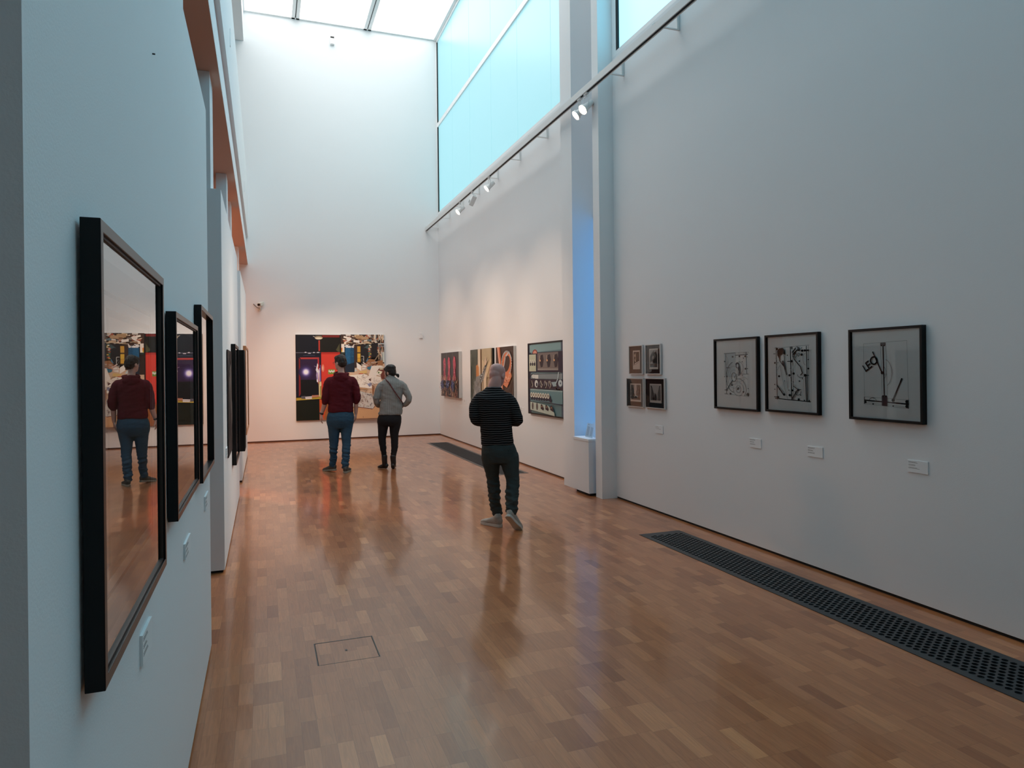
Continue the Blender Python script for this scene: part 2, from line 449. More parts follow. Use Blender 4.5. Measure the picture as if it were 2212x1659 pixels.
#@@OBJECTS
# ------------------------------------------------------------------ floor grates and hatch
def plate_with_holes(bm, x0, x1, y0, y1, nx, px_, py_, r, mx, my):
    z1, z0 = .004, -.004
    rows = []
    nrow = nx
    W_ = (x1 - x0 - 2 * mx) / nrow
    ny = int((y1 - y0 - 2 * my - py_ / 2) / py_)
    K = 10
    def tile(cx, cy, hx, hy):
        cs = []
        for k in range(K):
            t = 2 * PI * (k + .5) / K
            c_, s_ = math.cos(t), math.sin(t)
            sc_ = min(hx / abs(c_) if abs(c_) > 1e-6 else 1e9, hy / abs(s_) if abs(s_) > 1e-6 else 1e9)
            cs.append((c_, s_, sc_))
        inn = [bm.verts.new((cx + r * c_, cy + r * s_, z1)) for c_, s_, q in cs]
        inb = [bm.verts.new((cx + r * c_, cy + r * s_, z0)) for c_, s_, q in cs]
        out = [bm.verts.new((cx + q * c_, cy + q * s_, z1)) for c_, s_, q in cs]
        cor = {}
        for k in range(K):
            n_ = (k + 1) % K
            a1, a2 = cs[k], cs[n_]
            f = [inn[k], out[k]]
            # insert tile corner when the two rim points lie on different sides
            onx1 = abs(abs(a1[0]) * a1[2] - hx) < 1e-9; onx2 = abs(abs(a2[0]) * a2[2] - hx) < 1e-9
            if onx1 != onx2:
                sx = math.copysign(hx, a1[0] if onx1 else a2[0]); sy = math.copysign(hy, a2[1] if onx1 else a1[1])
                f.append(bm.verts.new((cx + sx, cy + sy, z1)))
            f += [out[n_], inn[n_]]
            bm.faces.new(f)
            bm.faces.new((inn[k], inn[n_], inb[n_], inb[k]))
    for i in range(nrow):
        cx = x0 + mx + W_ * (i + .5)
        o_ = py_ / 2 if i % 2 else 0
        ya = y0 + my + o_
        for j in range(ny): tile(cx, ya + py_ * (j + .5), W_ / 2, py_ / 2)
        if o_: box(bm, cx - W_ / 2, cx + W_ / 2, y0 + my, y0 + my + o_, z0, z1)
        yb = ya + ny * py_
        box(bm, cx - W_ / 2, cx + W_ / 2, yb, y1 - my, z0, z1)
    box(bm, x0, x0 + mx, y0, y1, z0, z1); box(bm, x1 - mx, x1, y0, y1, z0, z1)
    box(bm, x0 + mx, x1 - mx, y0, y0 + my, z0, z1); box(bm, x0 + mx, x1 - mx, y1 - my, y1, z0, z1)

def trench(root, g, ox, oy):
    bm = bmesh.new(); t = .004
    x0, x1, y0, y1 = g[0] - ox, g[1] - ox, g[2] - oy, g[3] - oy
    box(bm, x0, x1, y0, y1, -.15, -.145)
    box(bm, x0, x0 + t, y0, y1, -.145, -.004); box(bm, x1 - t, x1, y0, y1, -.145, -.004)
    box(bm, x0 + t, x1 - t, y0, y0 + t, -.145, -.004); box(bm, x0 + t, x1 - t, y1 - t, y1, -.145, -.004)
    link('trench', bm, M['darkgap'], root)
gr = tag(empty('floor_grate', ((G1[0] + G1[1]) / 2, (G1[2] + G1[3]) / 2, 0)), 'long dark grey perforated steel grate with round holes along the near right wall', 'floor grate')
ox, oy = gr.location.x, gr.location.y
bm = bmesh.new()
plate_with_holes(bm, G1[0] - ox, G1[1] - ox, G1[2] - oy, G1[3] - oy, 9, .04, .0475, .0178, .05, .06)
link('perforated_plate', bm, M['grate'], gr)
trench(gr, G1, ox, oy)
gr = tag(empty('floor_grate', ((G2[0] + G2[1]) / 2, (G2[2] + G2[3]) / 2, 0)), 'bronze grey slatted floor grate along the far right wall', 'floor grate')
ox, oy = gr.location.x, gr.location.y
bm = bmesh.new()
x0, x1, y0, y1 = G2[0] - ox, G2[1] - ox, G2[2] - oy, G2[3] - oy
for k in range(15):
    xx = x0 + .05 + (x1 - x0 - .10) * (k + .5) / 15
    box(bm, xx - .006, xx + .006, y0 + .05, y1 - .05, -.02, .001)
for k in range(12):
    yy = y0 + .3 + (y1 - y0 - .6) * k / 11
    box(bm, x0 + .05, x1 - .05, yy - .004, yy + .004, -.025, -.008)
link('slats', bm, M['grate'], gr)
bm = bmesh.new()
for q in ((x0, x0 + .05, y0, y1), (x1 - .05, x1, y0, y1), (x0 + .05, x1 - .05, y0, y0 + .05), (x0 + .05, x1 - .05, y1 - .05, y1)):
    box(bm, *q, -.01, .002)
link('border', bm, M['grate2'], gr)
trench(gr, G2, ox, oy)

ht = tag(empty('floor_hatch', ((HT[0] + HT[1]) / 2, (HT[2] + HT[3]) / 2, 0)), 'small rectangular access hatch set into the parquet with a dark metal rim', 'floor hatch')
ox, oy = ht.location.x, ht.location.y
hx, hy = (HT[1] - HT[0]) / 2, (HT[3] - HT[2]) / 2
bm = bmesh.new()
for q in ((-hx, -hx + .006, -hy, hy), (hx - .006, hx, -hy, hy), (-hx + .006, hx - .006, -hy, -hy + .004), (-hx + .006, hx - .006, hy - .007, hy)):
    box(bm, *q, -.02, .0005)
link('rim', bm, M['black_plastic'], ht)
bm = bmesh.new(); box(bm, -hx + .008, hx - .008, -hy + .005, hy - .009, -.02, -.0002)
link('lid', bm, M['floor'], ht)
bm = bmesh.new(); box(bm, -.006, .006, -.010, .010, -.001, .0008); link('key_slot', bm, M['black_plastic'], ht)
trench(ht, HT, ox, oy)
# ------------------------------------------------------------------ flat artwork as coloured shapes on the sheet
class Art:
    """Shapes are given in a window x0..x1, y0..y1 (y downward) laid over a sheet of w x h metres."""
    def __init__(s, w, h, win, bg, step=.00025):
        s.bm = bmesh.new(); s.cl = s.bm.loops.layers.float_color.new('Col')
        s.w, s.h, s.win, s.k, s.step = w, h, win, 0, step
        x0, y0, x1, y1 = win
        s.poly([(x0, y0), (x1, y0), (x1, y1), (x0, y1)], bg)
    def P(s, p):
        x0, y0, x1, y1 = s.win
        u = min(1, max(0, (p[0] - x0) / (x1 - x0))); v = min(1, max(0, (p[1] - y0) / (y1 - y0)))
        return ((u - .5) * s.w, -s.k * s.step, (.5 - v) * s.h)
    def poly(s, pts, c, bump=True):
        vs = []
        last = None
        for p in pts:
            q = s.P(p)
            if last is None or (Vector(q) - Vector(last)).length > 1e-5: vs.append(q)
            last = q
        if len(vs) > 2 and (Vector(vs[0]) - Vector(vs[-1])).length < 1e-5: vs.pop()
        if len(vs) < 3: return
        f = s.bm.faces.new([s.bm.verts.new(v) for v in vs])
        if f.normal.length == 0: f.normal_update()
        f.normal_update()
        if f.normal.y > 0: f.normal_flip()
        for l in f.loops: l[s.cl] = (*c, 1)
        if bump: s.k += 1
    def rect(s, x0, y0, x1, y1, c): s.poly([(x0, y0), (x1, y0), (x1, y1), (x0, y1)], c)
    def ell(s, cx, cy, rx, ry, c, n=20, rot=0):
        s.poly([(cx + rx * math.cos(2 * PI * k / n) * math.cos(rot) - ry * math.sin(2 * PI * k / n) * math.sin(rot),
                 cy + rx * math.cos(2 * PI * k / n) * math.sin(rot) + ry * math.sin(2 * PI * k / n) * math.cos(rot)) for k in range(n)], c)
    def line(s, pts, wd, c):
        for a_, b_ in zip(pts[:-1], pts[1:]):
            d = Vector((b_[0] - a_[0], b_[1] - a_[1]))
            if d.length < 1e-6: continue
            n_ = Vector((-d.y, d.x)).normalized() * wd / 2
            e_ = d.normalized() * wd * .3
            s.poly([(a_[0] - e_.x + n_.x, a_[1] - e_.y + n_.y), (b_[0] + e_.x + n_.x, b_[1] + e_.y + n_.y), (b_[0] + e_.x - n_.x, b_[1] + e_.y - n_.y), (a_[0] - e_.x - n_.x, a_[1] - e_.y - n_.y)], c, False)
        s.k += 1
    def arc(s, cx, cy, rx, ry, t0, t1, wd, c, n=22):
        s.line([(cx + rx * math.cos(R(t0 + (t1 - t0) * k / n)), cy + ry * math.sin(R(t0 + (t1 - t0) * k / n))) for k in range(n + 1)], wd, c)
    def done(s, name, m, parent, y, z=0):
        me = bpy.data.meshes.new(name); s.bm.to_mesh(me); s.bm.free()
        me.materials.append(m)
        o = bpy.data.objects.new(name, me); COL.objects.link(o)
        o.parent = parent; o.location = (0, y, z)
        return o
rng = random.Random(7)
def jit(c, a_=.15): 
    k = 1 + rng.uniform(-a_, a_); return tuple(max(0, min(1, v * k)) for v in c)

ROT = {'far': 0.0, 'right': -PI / 2, 'left': PI / 2}
def ring(bm, w, h, fwid, y0, y1, mi=0):
    """rectangular picture frame ring, w x h outside, y from front y0 to back y1"""
    o = [(-w / 2, -h / 2), (w / 2, -h / 2), (w / 2, h / 2), (-w / 2, h / 2)]
    i_ = [(-w / 2 + fwid, -h / 2 + fwid), (w / 2 - fwid, -h / 2 + fwid), (w / 2 - fwid, h / 2 - fwid), (-w / 2 + fwid, h / 2 - fwid)]
    for k in range(4):
        n_ = (k + 1) % 4
        a_ = [o[k], o[n_], i_[n_], i_[k]]
        F = [bm.verts.new((p[0], y0, p[1])) for p in a_]; B_ = [bm.verts.new((p[0], y1, p[1])) for p in a_]
        bm.faces.new(F).material_index = mi; bm.faces.new(B_[::-1]).material_index = mi
        for q in range(4):
            bm.faces.new((F[q], B_[q], B_[(q + 1) % 4], F[(q + 1) % 4])).material_index = mi
    bmesh.ops.remove_doubles(bm, verts=bm.verts[:], dist=1e-6)

def framed(name, label, cat, group, loc, side, w, h, depth, fwid, fm, matcol, art, glass_at=.010, yaw=0, lip=False, glass=True):
    """loc = centre on the wall; art(parent, y) adds the printed sheet"""
    root = tag(empty(name, loc, ROT[side] + yaw), label, cat, group)
    bm = bmesh.new(); ring(bm, w, h, fwid, -depth, -.002)
    f = link('frame', bm, fm, root, bevel=.0012)
    iw, ih = w - 2 * fwid, h - 2 * fwid
    if lip:
        bm = bmesh.new(); ring(bm, iw - .0004, ih - .0004, .005, -depth + .006, -depth + glass_at)
        link('inner_lip', bm, M['brown_edge'], root)
    bm = bmesh.new(); box(bm, -iw / 2 + .0005, iw / 2 - .0005, -depth + glass_at + .012, -.003, -ih / 2 + .0005, ih / 2 - .0005)
    link('mount', bm, matcol, root)
    art(root, -depth + glass_at + .0115)
    if glass:
        bm = bmesh.new()
        q = [bm.verts.new(p) for p in ((-iw / 2, 0, -ih / 2), (iw / 2, 0, -ih / 2), (iw / 2, 0, ih / 2), (-iw / 2, 0, ih / 2))]
        bm.faces.new(q)
        g = link('glazing', bm, M['glass' if side == 'left' else 'museum_glass'], root); g.location = (0, -depth + glass_at, 0)
    return root

def canvas(name, label, loc, side, w, h, depth, edge, art, fm=None, fwid=.0, group=None, gap=.0):
    root = tag(empty(name, loc, ROT[side]), label, 'painting', group)
    iw, ih = w - 2 * fwid, h - 2 * fwid
    bm = bmesh.new(); box(bm, -iw / 2, iw / 2, -depth + .0005 + (.006 if fm else 0), -.004, -ih / 2, ih / 2)
    link('stretcher', bm, edge, root)
    if fm:
        bm = bmesh.new(); ring(bm, w, h, fwid, -depth, -.002); link('frame', bm, fm, root)
    art(root, -depth + (.006 if fm else 0), iw, ih)
    return root

# ---- the big diptych on the end wall
def art_red_room(p, y, w, h):
    A = Art(w, h, (132, 165, 835, 1505), (.010, .008, .009))
    A.rect(135, 180, 480, 435, (.006, .007, .014)); A.rect(545, 170, 820, 206, (.20, .020, .016))
    A.rect(515, 206, 820, 436, (.012, .010, .007)); A.poly([(760, 405), (822, 300), (822, 436), (800, 436)], (.09, .085, .04))
    A.rect(487, 255, 510, 420, (.50, .045, .03))
    A.line([(405, 190), (440, 205)], 9, (.5, .45, .4)); A.rect(440, 178, 540, 205, (.12, .09, .06)); A.ell(492, 215, 62, 26, (.42, .34, .22)); A.ell(492, 222, 52, 15, (.80, .72, .55))
    A.line([(135, 447), (515, 447)], 8, (.16, .17, .25))
    for x, y_, r_ in ((285, 441, 16), (345, 458, 24), (415, 445, 14), (480, 444, 20)): A.ell(x, y_, r_, 8, (.62, .60, .68))
    A.rect(135, 462, 525, 1140, (.008, .008, .020)); A.line([(250, 488), (430, 488)], 6, (.07, .09, .16))
    A.poly([(180, 525), (200, 545), (206, 1090), (176, 1130)], (.20, .018, .022)); A.poly([(196, 520), (495, 520), (495, 548), (215, 548)], (.42, .05, .05))
    A.rect(206, 552, 468, 870, (.030, .012, .050)); A.rect(206, 870, 468, 1120, (.006, .006, .008))
    A.rect(470, 545, 494, 935, (.45, .04, .045))
    for r_, c in ((112, (.035, .018, .075)), (86, (.055, .035, .14)), (66, (.13, .10, .30)), (52, (.32, .28, .62)), (41, (.66, .64, .90)), (30, (.92, .92, 1))): A.ell(288, 748, r_, r_ * 1.02, c)
    A.line([(418, 655), (450, 668)], 8, (.25, .16, .3))
    A.poly([(466, 610), (480, 642), (470, 690), (494, 735), (486, 800), (478, 915), (455, 905), (446, 800), (452, 745), (440, 718), (455, 660)], (.80, .76, .82))
    A.poly([(452, 760), (466, 752), (468, 870), (452, 862)], (.20, .10, .40)); A.rect(494, 690, 506, 900, (.62, .55, .78)); A.rect(506, 640, 520, 905, (.16, .08, .30))
    A.rect(526, 440, 824, 1505, (.66, .048, .030)); A.rect(526, 440, 824, 470, (.45, .03, .02)); A.rect(540, 478, 824, 1505, (.70, .055, .035))
    A.ell(552, 690, 22, 60, (.80, .24, .16)); A.ell(548, 690, 10, 34, (.88, .48, .36))
    A.rect(490, 1180, 700, 1505, (.60, .085, .022)); A.poly([(560, 1505), (620, 1200), (835, 1200), (835, 1505)], (.34, .12, .038))
    A.rect(634, 712, 738, 786, (.26, .36, .06))
    for k in range(5): A.ell(650 + k * 19, 738 + (k % 2) * 10, 9, 16, (.78, .80, .78)); A.ell(652 + k * 18, 772, 8, 7, (.10, .20, .03))
    A.poly([(482, 905), (526, 900), (526, 1140), (484, 1140)], (.52, .42, .15)); A.rect(492, 950, 500, 1130, (.90, .82, .55)); A.rect(508, 960, 520, 1120, (.26, .20, .03)); A.ell(510, 940, 16, 34, (.72, .62, .42))
    A.poly([(135, 1148), (520, 1140), (526, 1168), (135, 1190)], (.42, .30, .035)); A.line([(135, 1182), (510, 1170)], 5, (.70, .55, .12))
    A.poly([(210, 1126), (275, 1120), (272, 1166), (214, 1162)], (.10, .10, .13)); A.poly([(272, 1134), (376, 1128), (376, 1168), (278, 1172)], (.72, .70, .72)); A.line([(275, 1150), (374, 1146)], 5, (.3, .3, .35))
    A.poly([(374, 1112), (486, 1108), (484, 1140), (378, 1150)], (.42, .15, .09)); A.line([(378, 1130), (484, 1122)], 6, (.72, .44, .32))
    A.rect(135, 1192, 490, 1505, (.009, .011, .006)); A.rect(824, 165, 835, 1505, (.015, .010, .010))
    return A.done('painted_canvas', M['paintart'], p, y)
def art_cluttered_bed(p, y, w, h):
    A = Art(w, h, (836, 165, 1505, 1472), (.040, .022, .016))
    rg = random.Random(3)
    pal = [(.75, .62, .48), (.60, .44, .30), (.80, .74, .66), (.35, .20, .12), (.16, .08, .05), (.70, .55, .36), (.10, .12, .13), (.85, .80, .74), (.45, .12, .07)]
    def quad(cx, cy, a_, b_, t, c):
        ct, st = math.cos(t), math.sin(t)
        A.poly([(cx + x * ct - y_ * st, cy + x * st + y_ * ct) for x, y_ in ((-a_, -b_), (a_, -b_ * .9), (a_ * .92, b_), (-a_ * .95, b_))], c)
    A.rect(842, 172, 1500, 330, (.070, .035, .024))
    for k in range(80):
        quad(rg.uniform(885, 1400), rg.uniform(172, 305), rg.uniform(14, 48), rg.uniform(5, 17), rg.gauss(0, .32), jit(rg.choice(pal), .25))
    for k in range(26):
        x = rg.uniform(1345, 1500); quad(x, rg.uniform(175, 260), rg.uniform(3, 9), rg.uniform(30, 62), rg.gauss(0, .08), jit(rg.choice(pal), .3))
    quad(1120, 205, 60, 26, .03, (.46, .30, .16)); quad(1205, 222, 55, 24, -.05, (.50, .33, .19)); quad(1075, 272, 48, 18, .08, (.84, .80, .74)); quad(955, 240, 30, 26, -.6, (.82, .78, .72))
    quad(1275, 255, 34, 16, 0, (.13, .19, .22)); A.line([(1030, 320), (1290, 296)], 9, (.66, .50, .34))
    for k in range(16): quad(rg.uniform(900, 1050), rg.uniform(325, 368), rg.uniform(8, 26), rg.uniform(5, 14), rg.gauss(0, .6), jit(rg.choice([(.85, .8, .78), (.7, .3, .25), (.5, .6, .7), (.8, .75, .7)]), .2))
    A.rect(842, 312, 888, 440, (.82, .76, .68)); A.rect(842, 372, 860, 410, (.80, .22, .04)); A.rect(842, 410, 858, 436, (.75, .55, .05)); A.rect(842, 440, 892, 470, (.03, .05, .04))
    A.rect(898, 372, 1036, 752, (.016, .075, .165)); A.poly([(905, 380), (980, 376), (975, 640), (905, 560)], (.018, .11, .24)); A.poly([(898, 640), (1036, 600), (1036, 752), (898, 752)], (.016, .024, .042))
    for k in range(30): A.ell(rg.uniform(905, 1028), rg.uniform(380, 560), 3, 6, (.05, .2, .38), 6)
    A.rect(1036, 320, 1082, 720, (.055, .030, .024)); A.rect(1082, 340, 1136, 610, (.10, .06, .03))
    A.rect(1084, 350, 1132, 440, (.62, .34, .055)); A.rect(1084, 462, 1132, 530, (.74, .46, .06)); A.rect(1084, 534, 1132, 592, (.70, .38, .05))
    A.rect(1140, 322, 1256, 612, (.022, .019, .021)); A.poly([(1180, 380), (1256, 318), (1256, 400), (1210, 372)], (.06, .10, .11))
    A.rect(1256, 316, 1302, 540, (.09, .05, .035))
    for k in range(16): A.ell(rg.uniform(1262, 1296), 326 + k * 13, 15, 8, jit(rg.choice([(.8, .7, .5), (.7, .1, .05), (.6, .45, .1), (.1, .2, .15), (.8, .78, .7)]), .2), 10)
    A.rect(1302, 300, 1402, 526, (.020, .017, .019)); A.poly([(1215, 585), (1250, 520), (1250, 570), (1228, 590)], (.09, .2, .3))
    A.rect(1402, 296, 1500, 620, (.05, .035, .03)); 
    for k in range(22): A.line([(rg.uniform(1395, 1500), rg.uniform(300, 560)), (rg.uniform(1395, 1500), rg.uniform(320, 620))], rg.uniform(4, 9), jit(rg.choice(pal), .3))
    A.rect(1405, 300, 1500, 318, (.45, .5, .52)); A.rect(1405, 340, 1500, 352, (.28, .33, .36)); A.line([(1300, 640), (1470, 400)], 14, (.30, .22, .15)); A.rect(1470, 440, 1500, 600, (.56, .62, .58))
    A.poly([(1140, 500), (1182, 500), (1182, 622), (1140, 622)], (.02, .016, .015)); A.line([(1142, 502), (1180, 504), (1180, 620)], 6, (.75, .7, .66)); A.arc(1158, 560, 12, 22, 90, 360, 6, (.8, .78, .75))
    # bed
    A.poly([(836, 752), (1036, 752), (1040, 690), (1200, 640), (1505, 620), (1505, 1472), (836, 1472)], (.66, .46, .32))
    A.poly([(1190, 640), (1262, 545), (1345, 560), (1380, 610), (1330, 650)], (.34, .155, .070)); A.poly([(1390, 580), (1478, 566), (1480, 650), (1400, 648)], (.36, .165, .075))
    A.poly([(1068, 600), (1140, 650), (1140, 735), (1075, 690)], (.86, .82, .76)); A.poly([(1042, 680), (1080, 730), (1042, 740)], (.5, .6, .62)); A.poly([(1150, 640), (1225, 650), (1215, 700), (1155, 716)], (.82, .78, .72))
    for k in range(26): A.line([(rg.uniform(1140, 1400), rg.uniform(590, 690)), (rg.uniform(1140, 1400), rg.uniform(600, 690))], rg.uniform(3, 8), jit(rg.choice([(.8, .75, .7), (.35, .06, .04), (.65, .45, .3), (.12, .07, .05)]), .2))
    A.ell(1268, 690, 38, 26, (.050, .17, .25)); A.poly([(1285, 660), (1312, 650), (1300, 712), (1285, 700)], (.07, .28, .42))
    A.poly([(1110, 740), (1225, 722), (1230, 770), (1130, 778)], (.72, .50, .20)); A.rect(1100, 770, 1168, 782, (.55, .09, .06))
    A.poly([(1300, 660), (1440, 650), (1505, 690), (1505, 830), (1380, 800), (1330, 880), (1255, 800)], (.84, .76, .68))
    A.poly([(1375, 760), (1420, 690), (1500, 690), (1505, 870), (1450, 860), (1440, 805)], (.18, .05, .035)); A.poly([(1372, 765), (1410, 728), (1468, 748), (1440, 795)], (.84, .80, .62)); A.ell(1410, 762, 12, 13, (.10, .16, .05)); A.ell(1452, 705, 34, 12, (.66, .62, .42))
    A.poly([(960, 800), (1180, 780), (1290, 830), (1340, 1010), (1110, 1000), (980, 960)], (.87, .80, .72)); A.poly([(1180, 830), (1300, 800), (1440, 830), (1470, 930), (1330, 940), (1290, 860)], (.86, .77, .68))
    A.poly([(1230, 940), (1290, 915), (1300, 960), (1262, 985)], (.30, .33, .50)); A.poly([(1250, 870), (1285, 850), (1288, 900)], (.12, .04, .04)); A.poly([(1300, 940), (1345, 985), (1325, 1110), (1308, 1080)], (.30, .13, .06))
    for k in range(34):
        x, y_ = rg.uniform(1000, 1450), rg.uniform(780, 1040)
        A.line([(x, y_), (x + rg.uniform(-70, 70), y_ + rg.uniform(-10, 60)), (x + rg.uniform(-40, 80), y_ + rg.uniform(20, 80))], rg.uniform(2, 4.5), rg.choice([(.40, .27, .20), (.60, .48, .38), (.22, .14, .10)]))
    A.poly([(1095, 985), (1230, 1000), (1240, 1030), (1100, 1010)], (.50, .30, .17))
    A.poly([(1000, 1040), (1110, 1045), (1300, 1095), (1335, 1290), (1310, 1325), (1090, 1290), (1000, 1290)], (.62, .58, .54))
    for k in range(90):
        cx, cy = rg.uniform(1010, 1320), rg.uniform(1060, 1295)
        A.arc(cx, cy, rg.uniform(6, 18), rg.uniform(4, 14), rg.uniform(0, 180), rg.uniform(200, 420), 4, rg.choice([(.30, .12, .08), (.16, .16, .20), (.45, .25, .18), (.8, .77, .74)]), 6)
    A.line([(1000, 1290), (1090, 1296), (1310, 1330), (1342, 1290)], 10, (.20, .05, .035))
    A.poly([(836, 1300), (1090, 1302), (1300, 1335), (1350, 1290), (1505, 1290), (1505, 1472), (836, 1472)], (.62, .36, .19)); A.line([(1100, 1320), (1160, 1330), (1250, 1326)], 4, (.40, .20, .10))
    A.line([(1158, 1440), (1160, 1460)], 5, (.05, .02, .01))
    return A.done('painted_canvas', M['paintart'], p, y)
canvas('painting', 'dark painting of a room with red door and glowing lamp, left half of the pair', (1.222, YF, 1.49), 'far', 1.035, 2.03, .035, M['canvas_edge'], art_red_room, group='two canvases hung edge to edge on the end wall')
canvas('painting', 'painting of a bed heaped with papers under crowded shelves, right half of the pair', (2.262, YF, 1.50), 'far', 1.035, 2.03, .035, M['canvas_edge'], art_cluttered_bed, group='two canvases hung edge to edge on the end wall')

# ---- right wall beyond the pilasters
def art_pink_spires(p, y, w, h):
    A = Art(w, h, (0, 0, 100, 70), (.055, .040, .040)); rg = random.Random(5)
    for c in (33, 66): A.line([(c, 0), (c, 42)], 1.0, (.20, .17, .17))
    for k, cx in enumerate((20, 47, 78)):
        A.poly([(cx - 7, 14), (cx - 2, 8 - k), (cx + 5, 9), (cx + 8, 20), (cx + 5, 30), (cx + 9, 44), (cx - 9, 44), (cx - 5, 29)], (.62, .095, .15))
        for q in range(9): A.line([(cx + rg.uniform(-6, 6), rg.uniform(10, 42)), (cx + rg.uniform(-6, 6), rg.uniform(12, 44))], 1.0, (.30, .03, .07))
        for q in range(4): A.line([(cx + rg.uniform(-6, 5), rg.uniform(10, 38)), (cx + rg.uniform(-5, 6), rg.uniform(14, 40))], .8, (.85, .32, .38))
    for q in range(170):
        x, y_ = rg.uniform(2, 98), rg.uniform(36, 69)
        A.line([(x, y_), (x + rg.uniform(-5, 5), y_ + rg.uniform(2, 9))], rg.uniform(.6, 1.8), rg.choice([(.72, .42, .28), (.50, .22, .12), (.10, .05, .04), (.85, .62, .48), (.35, .09, .07)]))
    for cx in (18, 50, 80):
        A.ell(cx, 51, 9, 6, (.020, .022, .085))
        for q in range(16):
            t = rg.uniform(0, 6.28); A.line([(cx, 51), (cx + 11 * math.cos(t), 51 + 9 * math.sin(t))], .9, rg.choice([(.05, .06, .22), (.28, .32, .55), (.02, .02, .06)]))
    return A.done('painted_canvas', M['paintart'], p, y)
def art_reaching_figure(p, y, w, h):
    A = Art(w, h, (0, 0, 100, 80), (.36, .27, .17)); rg = random.Random(9)
    A.rect(0, 0, 40, 80, (.085, .095, .070))
    for k in range(26): x = rg.uniform(0, 38); A.line([(x, rg.uniform(0, 30)), (x + rg.uniform(-3, 3), rg.uniform(40, 80))], rg.uniform(.6, 2.2), rg.choice([(.16, .19, .14), (.035, .04, .03), (.22, .22, .15), (.10, .14, .13)]))
    A.rect(38, 0, 50, 80, (.62, .50, .36)); A.rect(42, 0, 46, 80, (.86, .78, .66)); A.rect(50, 0, 54, 80, (.20, .12, .06))
    A.rect(58, 0, 98, 40, (.46, .38, .24)); A.rect(58, 16, 61, 80, (.66, .54, .38))
    A.poly([(62, 16), (80, 26), (98, 14), (98, 22), (80, 40), (62, 24)], (.60, .46, .28)); A.line([(60, 60), (98, 20)], 2, (.30, .19, .10))
    A.poly([(64, 30), (76, 34), (78, 80), (64, 80)], (.70, .56, .40))
    A.poly([(30, 24), (37, 22), (43, 26), (44, 40), (38, 44), (30, 42)], (.60, .25, .075)); A.line([(34, 26), (33, 42)], 1.5, (.35, .12, .03))
    A.poly([(30, 40), (46, 38), (60, 34), (74, 20), (80, 24), (66, 42), (52, 50), (50, 80), (14, 80), (20, 56)], (.26, .26, .25))
    for k in range(44):
        x, y_ = rg.uniform(18, 50), rg.uniform(42, 78); A.line([(x, y_), (x + rg.uniform(-5, 5), y_ + rg.uniform(2, 9))], rg.uniform(.6, 1.6), rg.choice([(.55, .54, .52), (.07, .07, .08), (.38, .36, .33)]))
    for k in range(16):
        t = rg.uniform(0, 1); x, y_ = 50 + 26 * t, 42 - 20 * t; A.line([(x - 3, y_ + 3), (x + 3, y_ + rg.uniform(-2, 3))], 1.2, rg.choice([(.55, .54, .52), (.07, .07, .08)]))
    A.ell(77, 19, 4, 4.5, (.62, .48, .36)); A.line([(77, 18), (75, 12)], 1.6, (.6, .46, .34)); A.line([(79, 18), (80, 12)], 1.6, (.6, .46, .34)); A.line([(81, 20), (85, 16)], 1.5, (.6, .46, .34))
    return A.done('painted_canvas', M['paintart'], p, y)
def art_orange_ribbon(p, y, w, h):
    A = Art(w, h, (0, 0, 100, 110), (.060, .034, .026)); rg = random.Random(11)
    for k in range(40): A.ell(rg.uniform(0, 100), rg.uniform(50, 110), rg.uniform(1, 5), rg.uniform(2, 8), rg.choice([(.075, .045, .03), (.05, .028, .02), (.09, .06, .035)]), 9)
    A.poly([(10, 0), (28, 0), (52, 110), (36, 110), (24, 40)], (.60, .19, .090)); A.line([(16, 0), (34, 60), (42, 110)], 3, (.85, .60, .50)); A.line([(24, 0), (46, 100)], 2, (.30, .07, .03))
    A.arc(68, 42, 30, 30, 100, 330, 2.0, (.22, .18, .15))
    A.ell(66, 34, 29, 24, (.62, .20, .095), rot=-.5); A.ell(66, 31, 19, 13, (.045, .024, .018), rot=-.5)
    A.poly([(38, 50), (60, 58), (88, 44), (92, 54), (66, 74), (42, 68)], (.68, .24, .12))
    A.arc(66, 30, 27, 21, 130, 420, 3.2, (.50, .48, .47)); A.arc(66, 34, 31, 25, 150, 250, 1.4, (.85, .82, .8)); A.line([(0, 40), (24, 52), (44, 46), (60, 18), (80, 10), (92, 22)], 3.4, (.52, .50, .50))
    for k in range(10): A.line([(rg.uniform(45, 88), rg.uniform(50, 68)), (rg.uniform(45, 88), rg.uniform(50, 68))], 1.6, rg.choice([(.3, .06, .03), (.85, .5, .36)]))
    return A.done('painted_canvas', M['paintart'], p, y)
